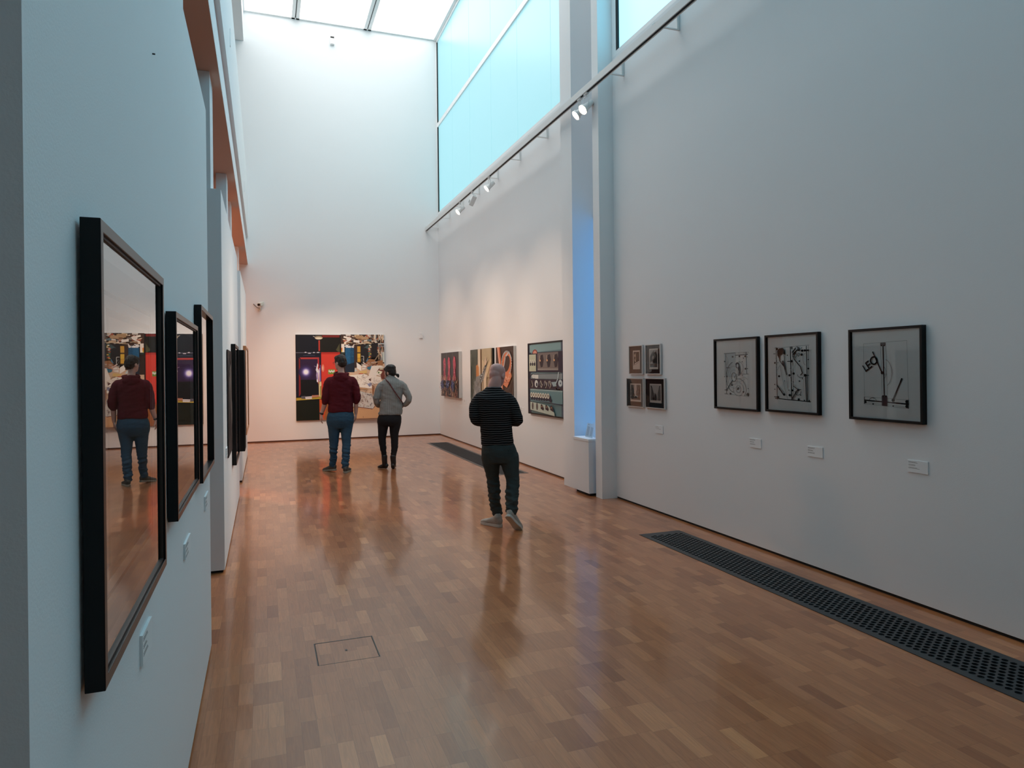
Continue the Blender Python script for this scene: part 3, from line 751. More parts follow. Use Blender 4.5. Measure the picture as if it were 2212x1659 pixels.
def art_control_panel(p, y, w, h):
    A = Art(w, h, (1520, 60, 2060, 1240), (.11, .21, .23))
    A.rect(1500, 60, 1560, 1240, (.016, .020, .040)); A.poly([(1540, 70), (2000, 70), (2000, 180), (1540, 200)], (.20, .34, .36)); A.rect(2000, 60, 2030, 1240, (.05, .08, .12)); A.rect(2025, 60, 2045, 1240, (.36, .44, .46))
    A.ell(1625, 210, 40, 60, (.25, .05, .04)); A.ell(1625, 220, 30, 50, (.62, .30, .22))
    A.rect(1525, 220, 1655, 545, (.016, .020, .045)); A.rect(1532, 235, 1640, 525, (.46, .50, .38))
    for k in range(3): A.ell(1552 + 32 * k, 365, 14, 40, (.72, .74, .66)); A.ell(1556 + 32 * k, 400, 12, 32, (.02, .02, .04)); A.ell(1552 + 32 * k, 352, 6, 14, (.10, .12, .13))
    A.rect(1660, 205, 2040, 540, (.020, .015, .035)); A.rect(1668, 215, 1965, 510, (.175, .150, .140)); A.rect(1668, 480, 1965, 500, (.30, .28, .26))
    for x in (1730, 1835, 1935):
        A.poly([(x - 22, 260), (x + 18, 245), (x + 32, 330), (x + 16, 450), (x - 14, 460), (x - 30, 360)], (.030, .022, .030)); A.line([(x - 22, 260), (x - 30, 350)], 6, (.52, .40, .30)); A.ell(x - 22, 345, 9, 18, (.70, .38, .18))
    A.rect(1560, 560, 2020, 650, (.20, .25, .27)); A.line([(1560, 575), (1990, 560)], 10, (.05, .07, .09)); A.ell(1610, 610, 34, 34, (.55, .60, .58)); A.rect(1630, 585, 1680, 650, (.62, .66, .63)); A.arc(1600, 640, 44, 70, 170, 300, 9, (.04, .05, .08))
    A.rect(1530, 655, 2030, 820, (.030, .020, .035))
    for k, x in enumerate((1580, 1655, 1725, 1790, 1850)):
        A.arc(x, 730, 18, 50, 90 - 40 * k, 250, 9, (.55, .56, .55)); A.line([(x - 5, 690), (x + 14, 760), (x, 800)], 7, (.50, .44, .34))
    A.ell(1652, 735, 26, 62, (.60, .64, .62)); A.ell(1658, 750, 14, 32, (.03, .03, .05))
    A.poly([(1875, 700), (1935, 690), (1945, 760), (1900, 770)], (.30, .42, .45)); A.line([(1975, 540), (1965, 640), (1935, 720)], 12, (.42, .52, .54)); A.ell(1998, 715, 34, 66, (.06, .08, .12)); A.ell(1996, 710, 26, 54, (.46, .56, .58)); A.ell(1999, 712, 9, 16, (.10, .13, .17)); A.arc(1965, 790, 24, 28, 20, 200, 9, (.55, .30, .12))
    A.rect(1555, 830, 2025, 1040, (.13, .25, .27)); A.rect(1555, 828, 2025, 848, (.30, .42, .43)); A.line([(1555, 1010), (2020, 1052)], 10, (.03, .04, .08))
    for k in range(8): A.ell(1583 + 38 * k, 962, 22, 52, (.016, .018, .04)); A.ell(1574 + 37 * k, 930, 17, 44, (.72, .70, .60)); A.ell(1574 + 37 * k, 928, 8, 24, (.16, .14, .10))
    A.poly([(1850, 930), (1890, 990), (1870, 1030), (1840, 1000)], (.02, .02, .04))
    A.poly([(1560, 1050), (1830, 1080), (1920, 1190), (1920, 1240), (1560, 1190)], (.48, .54, .46))
    for x in (1600, 1668): A.ell(x, 1120, 13, 62, (.030, .022, .03)); A.line([(x, 1070), (x + 4, 1160)], 4, (.3, .2, .16))
    for x in (1745, 1815, 1885): A.poly([(x - 20, 1080), (x, 1075), (x + 28, 1140), (x + 20, 1175), (x - 22, 1150)], (.028, .020, .028)); A.ell(x - 4, 1112, 10, 15, (.24, .13, .07))
    return A.done('painted_canvas', M['paintart'], p, y)
canvas('painting', 'painting of three pink spires over tangled roots, farthest canvas on the right wall', (XR, (14.839 + 16.45) / 2, 1.523), 'right', 1.61, 1.045, .075, M['canvas_edge'], art_pink_spires)
canvas('painting', 'painting of a red haired figure in grey reaching up at a wooden door', (XR, (12.524 + 13.99) / 2, 1.487), 'right', 1.47, 1.13, .052, M['black_lacquer'], art_reaching_figure)
canvas('painting', 'painting of a looping orange and grey ribbon on dark brown', (XR, (11.314 + 12.29) / 2, 1.495), 'right', .975, 1.11, .052, M['canvas_edge'], art_orange_ribbon)
canvas('painting', 'black framed painting of a teal switchboard with dials and clocks', (XR, (9.11 + 10.647) / 2, 1.482), 'right', 1.537, 1.162, .044, M['black_lacquer'], art_control_panel, fm=M['black_lacquer'], fwid=.022)

# ---- four small framed prints in black mounts
BK = (.012, .012, .012); WH = (.70, .69, .66)
def small_print(kind, w, h, dz=0.0):
    def f(root, y):
        A = Art(w, h, (0, 0, 100, 120), (.72, .70, .65)); rg = random.Random(kind)
        if kind == 0:
            A.rect(12, 10, 88, 100, (.022, .016, .013)); A.poly([(20, 30), (36, 14), (44, 40), (38, 60), (46, 74), (26, 70)], (.66, .62, .55)); A.poly([(12, 100), (30, 80), (60, 74), (88, 66), (88, 100)], (.72, .70, .66)); A.ell(58, 46, 18, 24, (.05, .04, .035)); A.line([(48, 14), (60, 30), (52, 60)], 3, (.4, .36, .3)); A.line([(72, 14), (80, 60)], 2.5, (.3, .26, .2)); A.line([(30, 92), (80, 76)], 2, (.06, .05, .05)); A.ell(30, 48, 6, 9, (.10, .08, .07))
        elif kind == 1:
            A.rect(8, 8, 92, 108, (.50, .49, .46)); A.poly([(8, 50), (30, 26), (50, 10), (56, 22), (80, 18), (92, 40), (92, 108), (8, 108)], (.05, .045, .045)); A.ell(46, 54, 12, 15, (.66, .64, .6)); A.ell(64, 42, 10, 12, (.30, .29, .27)); A.poly([(12, 84), (36, 74), (42, 92), (14, 96)], (.6, .58, .54)); A.rect(48, 60, 56, 98, (.02, .02, .02)); A.rect(8, 88, 92, 98, (.14, .09, .07))
            for k in range(14): A.line([(rg.uniform(10, 90), rg.uniform(20, 90)), (rg.uniform(10, 90), rg.uniform(20, 90))], 1.2, rg.choice([(.3, .29, .28), (.02, .02, .02)]))
        elif kind == 2:
            A.rect(7, 8, 93, 108, (.12, .12, .115)); A.poly([(40, 8), (60, 8), (62, 60), (50, 90), (36, 60)], (.58, .58, .56))
            for k in range(46): x = rg.choice([rg.uniform(8, 38), rg.uniform(62, 92)]); A.line([(x, rg.uniform(8, 50)), (x + rg.uniform(-5, 5), rg.uniform(40, 100))], rg.uniform(1, 3), rg.choice([(.03, .03, .03), (.42, .42, .4), (.02, .02, .02)]))
            A.ell(62, 86, 16, 8, (.5, .5, .48)); A.ell(60, 90, 13, 7, (.02, .02, .02)); A.ell(28, 92, 16, 9, (.05, .05, .05))
        else:
            A.rect(7, 8, 93, 104, (.50, .50, .48)); A.poly([(7, 8), (20, 18), (34, 60), (36, 104), (7, 104)], (.05, .05, .05)); A.poly([(93, 8), (82, 16), (70, 60), (66, 104), (93, 104)], (.08, .08, .08))
            for k in range(18): A.line([(8, 20 + k * 4.5), (18 + k, 28 + k * 4.2)], 1.3, (.42, .42, .4)); A.line([(92, 16 + k * 4.8), (84 - k * .8, 24 + k * 4.4)], 1.3, (.42, .42, .4))
            A.poly([(40, 104), (44, 76), (50, 54), (58, 76), (62, 104)], (.06, .06, .06)); A.ell(36, 94, 6, 10, (.02, .02, .02))
        return A.done('printed_sheet', M['ink'], root, y, dz)
    return f
grp = 'four small framed prints hung in a square'
framed('framed_print', 'small silver framed print in black mount, upper left of the square of four', 'framed print', grp, (XR, 7.16, 1.737), 'right', .313, .345, .027, .010, M['alu'], M['black_mat'], small_print(0, .165, .225), .004)
framed('framed_print', 'small silver framed print in black mount, upper right of the square of four', 'framed print', grp, (XR, 6.778, 1.737), 'right', .321, .345, .027, .010, M['alu'], M['black_mat'], small_print(1, .185, .235, .005), .004)
framed('framed_print', 'small silver framed print of tall trees, lower left of the square of four', 'framed print', grp, (XR, 7.187, 1.347), 'right', .391, .345, .027, .010, M['alu'], M['black_mat'], small_print(2, .25, .215), .004)
framed('framed_print', 'small silver framed print of a street view, lower right of the square of four', 'framed print', grp, (XR, 6.744, 1.351), 'right', .406, .345, .027, .010, M['alu'], M['black_mat'], small_print(3, .245, .215), .004)

# ---- three black framed drawings
K1, BR, GY = (.010, .009, .010), (.065, .028, .026), (.22, .21, .20)
def paper(A): pass
def art_spiral_drawing(root, y):
    A = Art(.36, .41, (235, 325, 562, 875), (.90, .89, .86), .0002)
    A.rect(235, 330, 390, 640, (.62, .67, .68)); A.rect(390, 325, 562, 345, (.74, .73, .70))
    A.line([(235, 341), (390, 333)], 6, K1); A.line([(259, 341), (265, 858)], 7, K1); A.line([(240, 856), (285, 858)], 7, K1); A.line([(390, 333), (392, 395)], 4, GY)
    A.line([(390, 365), (548, 358)], 8, K1); A.line([(526, 330), (534, 600)], 7, K1); A.line([(460, 602), (555, 600)], 5, K1); A.line([(262, 522), (312, 520)], 9, BR)
    for x, y_, r_ in ((354, 383, 12), (443, 380, 11), (518, 380, 12), (520, 535, 12), (246, 440, 10), (272, 634, 11), (343, 742, 11), (322, 852, 13), (491, 822, 11), (480, 448, 6), (545, 390, 5), (547, 535, 6), (552, 778, 6), (245, 636, 6), (250, 806, 6), (480, 618, 6), (410, 602, 5), (440, 338, 4), (508, 336, 4)): A.ell(x, y_, r_, r_, BR if r_ > 10 else K1, 12)
    A.arc(372, 640, 33, 55, 0, 360, 6, K1); A.arc(372, 640, 55, 92, 20, 300, 3, GY); A.arc(372, 640, 80, 140, 60, 330, 3, GY); A.arc(372, 640, 100, 190, 90, 260, 6, K1)
    A.arc(430, 790, 30, 46, 0, 360, 4, GY); A.arc(430, 790, 65, 85, -80, 200, 4, GY); A.arc(430, 790, 98, 130, -100, 60, 5, K1); A.ell(426, 782, 11, 20, K1, 14, .5)
    A.arc(440, 525, 55, 78, -90, 80, 4, GY); A.arc(265, 430, 30, 55, -80, 80, 3, GY)
    A.line([(353, 682), (276, 806)], 11, K1); A.ell(276, 806, 12, 12, K1)
    A.poly([(398, 470), (420, 452), (440, 462), (446, 500), (458, 540), (452, 600), (436, 628), (440, 560), (424, 540), (404, 520)], BR); A.ell(424, 498, 13, 24, (.74, .73, .70)); A.poly([(404, 522), (430, 530), (436, 600), (420, 618), (408, 570)], (.74, .73, .70)); A.line([(398, 620), (380, 640), (396, 655)], 6, K1)
    A.poly([(530, 862), (546, 832), (560, 828), (560, 872)], BR); A.poly([(494, 398), (508, 396), (506, 416)], K1)
    A.line([(440, 660), (520, 640), (556, 668)], 3, GY); A.line([(395, 700), (470, 690), (520, 660)], 3, GY); A.line([(265, 858), (562, 874)], 2.5, GY); A.line([(558, 600), (558, 874)], 2, GY)
    return A.done('printed_sheet', M['ink'], root, y)
def art_two_figures(root, y):
    A = Art(.42, .47, (862, 285, 1262, 905), (.90, .89, .86), .0002)
    A.line([(864, 306), (1248, 290)], 3, K1); A.line([(870, 880), (1256, 898)], 9, K1)
    for x0_, x1_, w_ in ((884, 893, 7), (1046, 1058, 9), (1219, 1228, 8), (1208, 1216, 9), (1240, 1240, 3), (1072, 1076, 3)):
        A.line([(x0_, 300 if x0_ != 1208 else 610), (x1_, 890)], w_, K1)
    for x, y_, r_ in ((896, 318, 14), (1058, 312, 16), (870, 475, 11), (918, 627, 12), (1036, 615, 13), (1082, 596, 13), (1240, 542, 10), (1206, 614, 15), (1238, 345, 9), (1178, 348, 13), (1206, 346, 12), (1172, 390, 13), (1060, 460, 13), (1148, 460, 8), (1066, 782, 12), (1040, 836, 14), (906, 864, 12), (1137, 878, 12), (976, 832, 13), (1134, 774, 12), (1242, 445, 6), (1018, 392, 6), (910, 474, 5), (870, 722, 6), (872, 776, 6), (1148, 678, 7), (1080, 688, 5), (985, 678, 5), (1160, 830, 6), (1200, 886, 8), (1250, 886, 8), (1178, 318, 5), (1034, 780, 5), (926, 776, 4)): A.ell(x, y_, r_, r_, K1, 12)
    for y_ in (347, 614): A.line([(1215, y_), (1248, y_)], 7, K1)
    A.line([(862, 372), (884, 372)], 6, K1); A.line([(1022, 460), (1078, 460)], 8, K1); A.line([(868, 862), (905, 864)], 9, K1)
    A.poly([(908, 390), (906, 340), (930, 312), (970, 308), (992, 330), (996, 385), (984, 380), (962, 374), (940, 392), (930, 430)], K1)
    A.line([(930, 400), (934, 450), (955, 480), (985, 520), (1000, 570), (1012, 610)], 8, K1); A.line([(985, 390), (990, 440), (1000, 560)], 5, K1); A.ell(972, 464, 10, 14, K1); A.poly([(965, 480), (985, 470), (1000, 560), (1012, 600)], BR)
    A.line([(905, 560), (940, 500), (955, 620), (1000, 800), (1022, 880)], 2.5, GY); A.line([(905, 640), (912, 880)], 2, GY); A.line([(985, 540), (1010, 640), (1022, 760)], 2.5, GY)
    A.poly([(1085, 400), (1074, 360), (1104, 320), (1128, 298), (1158, 312), (1160, 350), (1124, 344), (1096, 380)], K1); A.ell(1127, 318, 9, 14, (.74, .73, .70)); A.line([(1084, 372), (1124, 330)], 5, (.74, .73, .70))
    A.arc(1112, 394, 16, 22, 0, 360, 5, K1); A.arc(1146, 388, 12, 18, 0, 360, 4, K1)
    A.line([(1088, 400), (1100, 440), (1136, 484), (1166, 520), (1186, 590), (1168, 612)], 9, K1); A.line([(1104, 330), (1084, 400)], 5, K1)
    A.arc(1172, 610, 36, 30, 30, 190, 4, K1); A.line([(1186, 640), (1188, 655)], 7, K1); A.line([(1196, 660), (1194, 880)], 2.5, GY); A.line([(1090, 480), (1070, 700), (1110, 740)], 2.5, GY)
    A.arc(893, 474, 14, 50, -90, 90, 3, GY); A.arc(1052, 592, 20, 52, -90, 90, 3, GY); A.arc(1222, 440, 26, 62, 90, 270, 3, GY)
    A.line([(904, 726), (976, 830)], 11, K1); A.line([(1074, 874), (1134, 776)], 12, K1); A.line([(1088, 732), (1130, 762), (1172, 772)], 7, K1); A.arc(1140, 790, 32, 42, 0, 180, 5, K1)
    return A.done('printed_sheet', M['ink'], root, y)
def letters(A, txt, x, y_, hgt, wd, ang, c):
    ct, st = math.cos(ang), math.sin(ang)
    def T(px, py): return (x + px * ct - py * st, y_ + px * st + py * ct)
    pen = 0
    for ch in txt:
        if ch == 'L': A.line([T(pen, -hgt), T(pen, 0), T(pen + hgt * .5, 0)], wd, c); pen += hgt * .68
        elif ch == 'E':
            A.line([T(pen, 0), T(pen, -hgt)], wd, c)
            for q in (0, -hgt / 2, -hgt): A.line([T(pen, q), T(pen + hgt * .55, q)], wd, c)
            pen += hgt * .80
        elif ch == 'O':
            n = 26; r_ = hgt * .54
            A.line([T(pen + r_ + r_ * math.cos(2 * PI * k / n), -hgt / 2 + r_ * math.sin(2 * PI * k / n)) for k in range(n + 1)], wd, c); pen += hgt * 1.2
def art_leo(root, y):
    A = Art(.385, .475, (205, 245, 700, 885), (.88, .87, .84), .0002)
    # thin construction lines
    for pts in ([(212, 262), (678, 248)], [(212, 262), (220, 856)], [(678, 248), (690, 876)], [(220, 856), (690, 878)], [(404, 292), (418, 770)], [(462, 290), (474, 760)], [(220, 786), (690, 800)], [(222, 842), (690, 866)]): A.line(pts, 2.2, GY)
    A.line([(432, 290), (440, 770)], 12, BR); A.line([(222, 820), (690, 838)], 12, BR); A.line([(222, 820), (330, 824)], 13, K1); A.line([(620, 836), (690, 838)], 13, K1)
    A.rect(404, 258, 460, 282, BR)
    for x, y_, r_ in ((416, 280, 12), (447, 280, 12), (420, 548, 15), (428, 778, 14), (458, 778, 14), (534, 808, 15), (319, 853, 8), (536, 862, 8), (234, 838, 12), (676, 815, 15), (676, 838, 14), (676, 860, 15)): A.ell(x, y_, r_, r_, K1 if x > 600 or x < 400 else BR, 14)
    A.rect(416, 782, 476, 866, (.11, .055, .060)); A.line([(222, 788), (222, 856)], 6, K1); A.line([(690, 800), (690, 878)], 6, K1)
    A.line([(323, 345), (420, 546)], 12, BR); A.line([(630, 602), (534, 808)], 12, BR); A.line([(323, 345), (331, 362)], 13, K1); A.line([(630, 602), (618, 628)], 14, K1)
    A.arc(440, 548, 26, 56, -90, 90, 3, BR); A.arc(452, 548, 74, 128, -80, 70, 3.2, BR); A.arc(318, 830, 42, 38, 180, 360, 4, BR)
    letters(A, 'LEO', 246, 533, 66, 13, -.62, K1)
    return A.done('printed_sheet', M['ink'], root, y)
framed('framed_drawing', 'black framed black and white drawing of spirals and a small kneeling figure', 'framed drawing', None, (XR, (5.01 + 5.64) / 2, 1.576), 'right', .63, .675, .036, .018, M['black_lacquer'], M['mat_board'], art_spiral_drawing)
framed('framed_drawing', 'black framed black and white drawing of two outlined figures side by side', 'framed drawing', None, (XR, (4.294 + 4.911) / 2, 1.583), 'right', .617, .667, .038, .018, M['black_lacquer'], M['mat_board'], art_two_figures)
framed('framed_drawing', 'black framed drawing with the letters LEO beside brown clock hand lines', 'framed drawing', None, (XR, (3.373 + 3.987) / 2, 1.578), 'right', .614, .670, .043, .018, M['black_lacquer'], M['mat_board'], art_leo)

# ---- left wall frames
def plain_plate(w, h, win, tone, lines):
    def f(root, y):
        A = Art(w, h, (0, 0, 100, 100), tone, .0002)
        for k in lines: A.line(k, 1.2, (.30, .26, .22))
        A.rect(*win, (.13, .09, .06)); A.rect(win[0] + 2.5, win[1] + 2, win[2] - 2.5, win[3] - 2, (.27, .20, .145))
        return A.done('printed_sheet', M['ink'], root, y)
    return f
framed('framed_print', 'largest black framed glazed print on the near left wall, mirroring the visitor in red', 'framed print', None, (-.3077, 1.822, 1.505), 'left', .852, .843, .035, .022, M['black_lacquer'], M['mat_board'],
       plain_plate(.76, .74, (14, 13, 88, 86), (.76, .75, .72), [[(11, 9), (91, 9), (91, 90), (11, 90), (11, 9)]]), .010, R(.28), True)
framed('framed_print', 'middle black framed glazed print on the near left wall, mirroring a dark doorway', 'framed print', None, (-.3098, 2.965, 1.502), 'left', .845, .705, .034, .020, M['black_lacquer'], M['mat_board'],
       plain_plate(.74, .60, (14, 20, 86, 80), (.70, .69, .66), []), .010, R(.15), True)
framed('framed_print', 'black framed glazed print nearest the end of the near left wall', 'framed print', None, (XL, 3.955, 1.545), 'left', .785, .85, .034, .022, M['black_lacquer'], M['black_mat'],
       plain_plate(.66, .72, (10, 14, 90, 86), (.03, .03, .03), []), .018, 0, False)

# ---- pictures on the two farther left partitions, seen edge on
X2 = -.318
def tone_art(c1, c2, w, h, seed):
    def f(root, y, *a_):
        A = Art(w, h, (0, 0, 100, 100), c1, .0002); rg = random.Random(seed)
        for k in range(26): A.poly([(rg.uniform(0, 100), rg.uniform(0, 100)) for q in range(3)], jit(rg.choice([c1, c2]), .3))
        return A.done('printed_sheet', M['ink'], root, y)
    return f
canvas('painting', 'unframed dark brown picture flat on the middle partition, nearest of the row seen edge on', (X2, 7.06, 1.36), 'left', .75, .98, .012, M['black_mat'], tone_art((.04, .022, .02), (.09, .07, .06), .75, .98, 21))
framed('framed_print', 'tall black framed print with pale sheet on the middle partition seen edge on', 'framed print', None, (X2, 8.1, 1.31), 'left', 1.0, 1.25, .045, .03, M['black_lacquer'], M['mat_board'], tone_art((.55, .42, .38), (.30, .28, .28), .7, .95, 22), .01)
canvas('painting', 'deep black edged box picture at the far end of the middle partition', (X2, 9.35, 1.29), 'left', .55, 1.25, .09, M['black_lacquer'], tone_art((.02, .02, .02), (.06, .05, .05), .55, 1.25, 23))
framed('framed_print', 'brown wood framed print on the farthest partition seen edge on', 'framed print', None, (X2, 12.95, 1.34), 'left', 1.9, 1.46, .045, .035, M['wood_frame'], M['mat_board'], tone_art((.45, .42, .32), (.62, .58, .45), 1.3, .95, 24), .01)

# ---- label cards
def label_card(x, yc, zc, side, w, h, label, group, lines, th=.006):
    root = tag(empty('label_card', (x, yc, zc), ROT[side]), label, 'label card', group)
    bm = bmesh.new(); box(bm, -w / 2, w / 2, -th, 0, -h / 2, h / 2)
    link('card', bm, M['card'], root, bevel=.0006)
    bm = bmesh.new(); rg = random.Random(int(yc * 100))
    z = h / 2 - .012
    for n_, s in lines:
        for k in range(n_):
            px_ = -w / 2 + .008
            wl = w * s * rg.uniform(.8, 1.0)
            while px_ < -w / 2 + .008 + wl:
                ww = rg.uniform(.004, .011)
                box(bm, px_, px_ + ww, -th - .0003, -th, z - .0011, z + .0011); px_ += ww + .0016
            z -= .0055
        z -= .0085
    link('lettering', bm, pm_ink, root)
    return root
pm_ink = pmat('grey_print_ink', (.08, .085, .09), .7)
L3 = ((2, .45), (2, .35), (2, .5))
label_card(XR, 6.69, .945, 'right', .16, .090, 'white label card under the square of four small prints', 'label cards on the near right wall', ((1, .4), (1, .5), (1, .7)))
label_card(XR, 5.085, .95, 'right', .155, .085, 'white label card under the spiral drawing', 'label cards on the near right wall', L3)
label_card(XR, 4.37, .95, 'right', .165, .085, 'white label card under the drawing of two figures', 'label cards on the near right wall', L3)
label_card(XR, 3.445, .95, 'right', .155, .085, 'white label card under the LEO drawing', 'label cards on the near right wall', L3)
label_card(XR, 14.60, .93, 'right', .17, .10, 'pale label card beside the pink spires painting', 'label cards on the far right wall', L3, .004)
label_card(XR, 11.05, .925, 'right', .19, .11, 'pale label card between the ribbon and switchboard paintings', 'label cards on the far right wall', L3, .004)
label_card(XR, 8.95, .925, 'right', .12, .15, 'pale label card squeezed beside the far pilaster', 'label cards on the far right wall', L3, .004)
label_card(XL, 2.074, .928, 'left', .152, .080, 'white label card under the largest frame on the near left wall', 'label cards on the left walls', L3, .008)
label_card(XL, 3.13, .930, 'left', .205, .062, 'white label card under the middle frame on the near left wall', 'label cards on the left walls', L3, .008)
label_card(XL, 4.134, .94, 'left', .205, .075, 'white label card at the end of the near left wall', 'label cards on the left walls', L3, .008)
label_card(-.318, 6.49, .945, 'left', .16, .085, 'white label card on the near edge of the middle partition', 'label cards on the left walls', L3, .008)

# ------------------------------------------------------------------ lighting track with brackets and spotlights
TX0, TX1, TZ0, TZ1 = 3.845, 3.900, 5.130, 5.212
tr = tag(empty('lighting_track', (TX0, 8.0, TZ0)), 'long white lighting track with a dark slot, held off the right wall on brackets', 'lighting track')
bm = bmesh.new(); box(bm, 0, TX1 - TX0, -7.5, 8.915, .006, TZ1 - TZ0)
link('beam', bm, M['white_metal'], tr)
bm = bmesh.new(); box(bm, 0, .012, -7.5, 8.915, 0, .006); box(bm, .046, .06, -7.5, 8.915, 0, .006); link('slot_lips', bm, M['white_metal'], tr)
bm = bmesh.new(); box(bm, .012, .046, -7.5, 8.915, .004, .0065); link('slot', bm, M['darkgap'], tr)
for y in [6.215 + 1.19 * k for k in range(-2, 10)]:
    if y > 16.9: y = 16.86
    if 8.4 < y < 8.8: continue
    yy = y - 8.0
    bm = bmesh.new()
    t = .010; wx = XR - TX0 - .0015
    box(bm, wx - .030, wx, yy - t, yy + t, .0825, .30)                       # wall plate
    box(bm, .0, wx - .03, yy - t, yy + t, .0825, .094)                      # lower arm
    vs = box(bm, 0, 1, yy - t, yy + t, -.006, .006)                          # slanted stay
    p0, p1 = Vector((.02, 0, .10)), Vector((wx - .02, 0, .275)); d = p1 - p0
    for v in vs:
        u = v.co.x; off = v.co.z
        n_ = Vector((-d.z, 0, d.x)).normalized()
        q = p0 + d * u + n_ * off; v.co = Vector((q.x, v.co.y, q.z))
    link('bracket', bm, M['white_metal'], tr)

def track_spot(y, target, label, power, group='lit cylinder spotlights on the track'):
    loc = Vector((3.875, y, TZ0))
    root = tag(empty('track_spotlight', loc), label, 'spotlight', group)
    bm = bmesh.new(); box(bm, -.018, .018, -.045, .045, -.022, -.0005); cyl(bm, (0, 0, -.02), (0, 0, -.05), .010)
    link('adapter', bm, M['white_metal'], root, bevel=.002)
    d = (Vector(target) - loc).normalized()
    c = Vector((0, 0, -.175))
    side = d.cross(Vector((0, 0, 1))).normalized()
    bm = bmesh.new()
    for s in (-1, 1):
        cyl(bm, c + side * .052 * s, c + side * .052 * s + Vector((0, 0, .125)), .005, n=8)
    cyl(bm, side * .055 + Vector((0, 0, -.052)), -side * .055 + Vector((0, 0, -.052)), .005, n=8)
    cyl(bm, c - side * .06, c + side * .06, .006, n=8)
    link('yoke', bm, M['white_metal'], root)
    bm = bmesh.new()
    prof = [(-.12, .020), (-.115, .034), (-.05, .040), (.0, .044), (.035, .048), (.045, .062), (.075, .064)]
    for (a0, r0), (a1, r1) in zip(prof[:-1], prof[1:]): cyl(bm, c + d * a0, c + d * a1, r0, r1, 24, False)
    cyl(bm, c + d * -.121, c + d * -.12, .020, .020, 24)
    link('lamp_head', bm, M['white_metal'], root)
    bm = bmesh.new(); cyl(bm, c + d * .066, c + d * .069, .048, n=24); link('lens', bm, M['lens'], root)
    s = spot('spotlight_beam', loc + c + d * .10, target, power, 44, .9)
    return root
track_spot(13.76, (X2, 13.3, 1.5), 'lit white cylinder spotlight nearest the far end of the track', 215)
track_spot(11.80, (X2, 11.9, 1.5), 'lit white cylinder spotlight in the middle of the track, left of the ribbon painting', 215)
track_spot(8.02, (X2, 8.7, 1.5), 'lit white spotlight, farther one of the close pair before the far pilaster', 250)
track_spot(7.83, (X2, 7.1, 1.5), 'lit white spotlight, nearer and brighter one of the close pair at the pilasters', 250)
# unlit flood head
root = tag(empty('floodlight', (3.875, 12.87, TZ0)), 'unlit white box shaped floodlight tilted on the track between two lit spotlights', 'floodlight')
bm = bmesh.new(); box(bm, -.018, .018, -.045, .045, -.022, -.0005); cyl(bm, (0, 0, -.02), (0, 0, -.09), .009); link('adapter', bm, M['white_metal'], root)
Mt = Matrix.Translation((0, 0, -.17)) @ Matrix.Rotation(R(20), 4, 'Y') @ Matrix.Rotation(R(28), 4, 'X')
bm = bmesh.new(); box(bm, -.045, .045, -.10, .10, -.10, .10, M4=Mt); link('housing', bm, M['white_metal'], root, bevel=.012)
bm = bmesh.new(); box(bm, -.047, -.0452, -.06, .06, -.075, -.02, M4=Mt); link('reflector', bm, pmat('grey_reflector', (.2, .19, .18), .3), root)

# ------------------------------------------------------------------ devices on the walls
cm = tag(empty('security_camera', (-.10, YF, 3.16)), 'small cream security camera with dark cable on the end wall, left of the diptych', 'security camera')
bm = bmesh.new(); cyl(bm, (.02, 0, -.08), (.02, -.03, -.08), .035); cyl(bm, (.02, -.02, -.08), (.04, -.09, -.04), .012); link('mount', bm, M['cream_plastic'], cm)
Mt = Matrix.Translation((.05, -.11, .045)) @ Matrix.Rotation(R(-24), 4, 'Z') @ Matrix.Rotation(R(16), 4, 'X')
bm = bmesh.new(); box(bm, -.042, .042, -.10, .09, -.035, .035, M4=Mt); link('body', bm, M['cream_plastic'], cm, bevel=.008)
bm = bmesh.new(); cyl(bm, Mt @ Vector((0, -.10, 0)), Mt @ Vector((0, -.125, 0)), .028, n=18); link('lens', bm, M['black_plastic'], cm)
bm = bmesh.new(); P_ = [Vector((-.11, -.004, .05)), Vector((-.07, -.02, 0)), Vector((-.02, -.03, -.045)), Vector((.03, -.05, -.04))]
for a_, b_ in zip(P_[:-1], P_[1:]): cyl(bm, a_, b_, .006, n=8)
link('cable', bm, pmat('brown_cable', (.06, .03, .02), .5), cm)
sn = tag(empty('motion_sensor', (1.622, YF, 9.59)), 'small white box sensor with dark display high on the end wall', 'motion sensor')
bm = bmesh.new(); box(bm, -.05, .05, -.06, 0, -.13, .08); link('housing', bm, M['white_plastic'], sn, bevel=.006)
bm = bmesh.new(); box(bm, -.043, .043, -.062, -.0605, .02, .06); link('display', bm, M['black_plastic'], sn)
for x in (-.02, .02):
    bm = bmesh.new(); box(bm, x - .005, x + .005, -.062, -.0605, -.02, -.006); link('button', bm, M['alu'], sn)
bm = bmesh.new(); box(bm, -.04, .04, -.10, -.06, -.13, -.11); link('foot', bm, M['alu'], sn)
sw = tag(empty('wall_switch', (3.707, YF, 2.50)), 'small white two part switch box on the end wall right of the diptych', 'wall switch')
bm = bmesh.new(); box(bm, -.045, .045, -.03, 0, -.07, .03); link('plate', bm, M['white_plastic'], sw, bevel=.004)
bm = bmesh.new(); box(bm, -.03, .03, -.025, 0, .033, .075); link('knob', bm, M['white_plastic'], sw, bevel=.004)
bm = bmesh.new(); cyl(bm, (XL, 2.335, 2.622), (XL + .008, 2.335, 2.622), .0025, n=8); tag(link('nail', bm, M['black_plastic']), 'tiny dark nail in the near left wall high above the frames', 'nail')
for (y, z) in ((8.17, 5.34), (13.78, 5.12)):
    bm = bmesh.new(); box(bm, -.315, -.309, y - .03, y + .03, z - .09, z + .09)
    tag(link('wall_vent', bm, M['white_plastic']), 'thin white slot plate on the upper left wall, %s' % ('nearer one' if y < 10 else 'farther one'), 'wall vent')

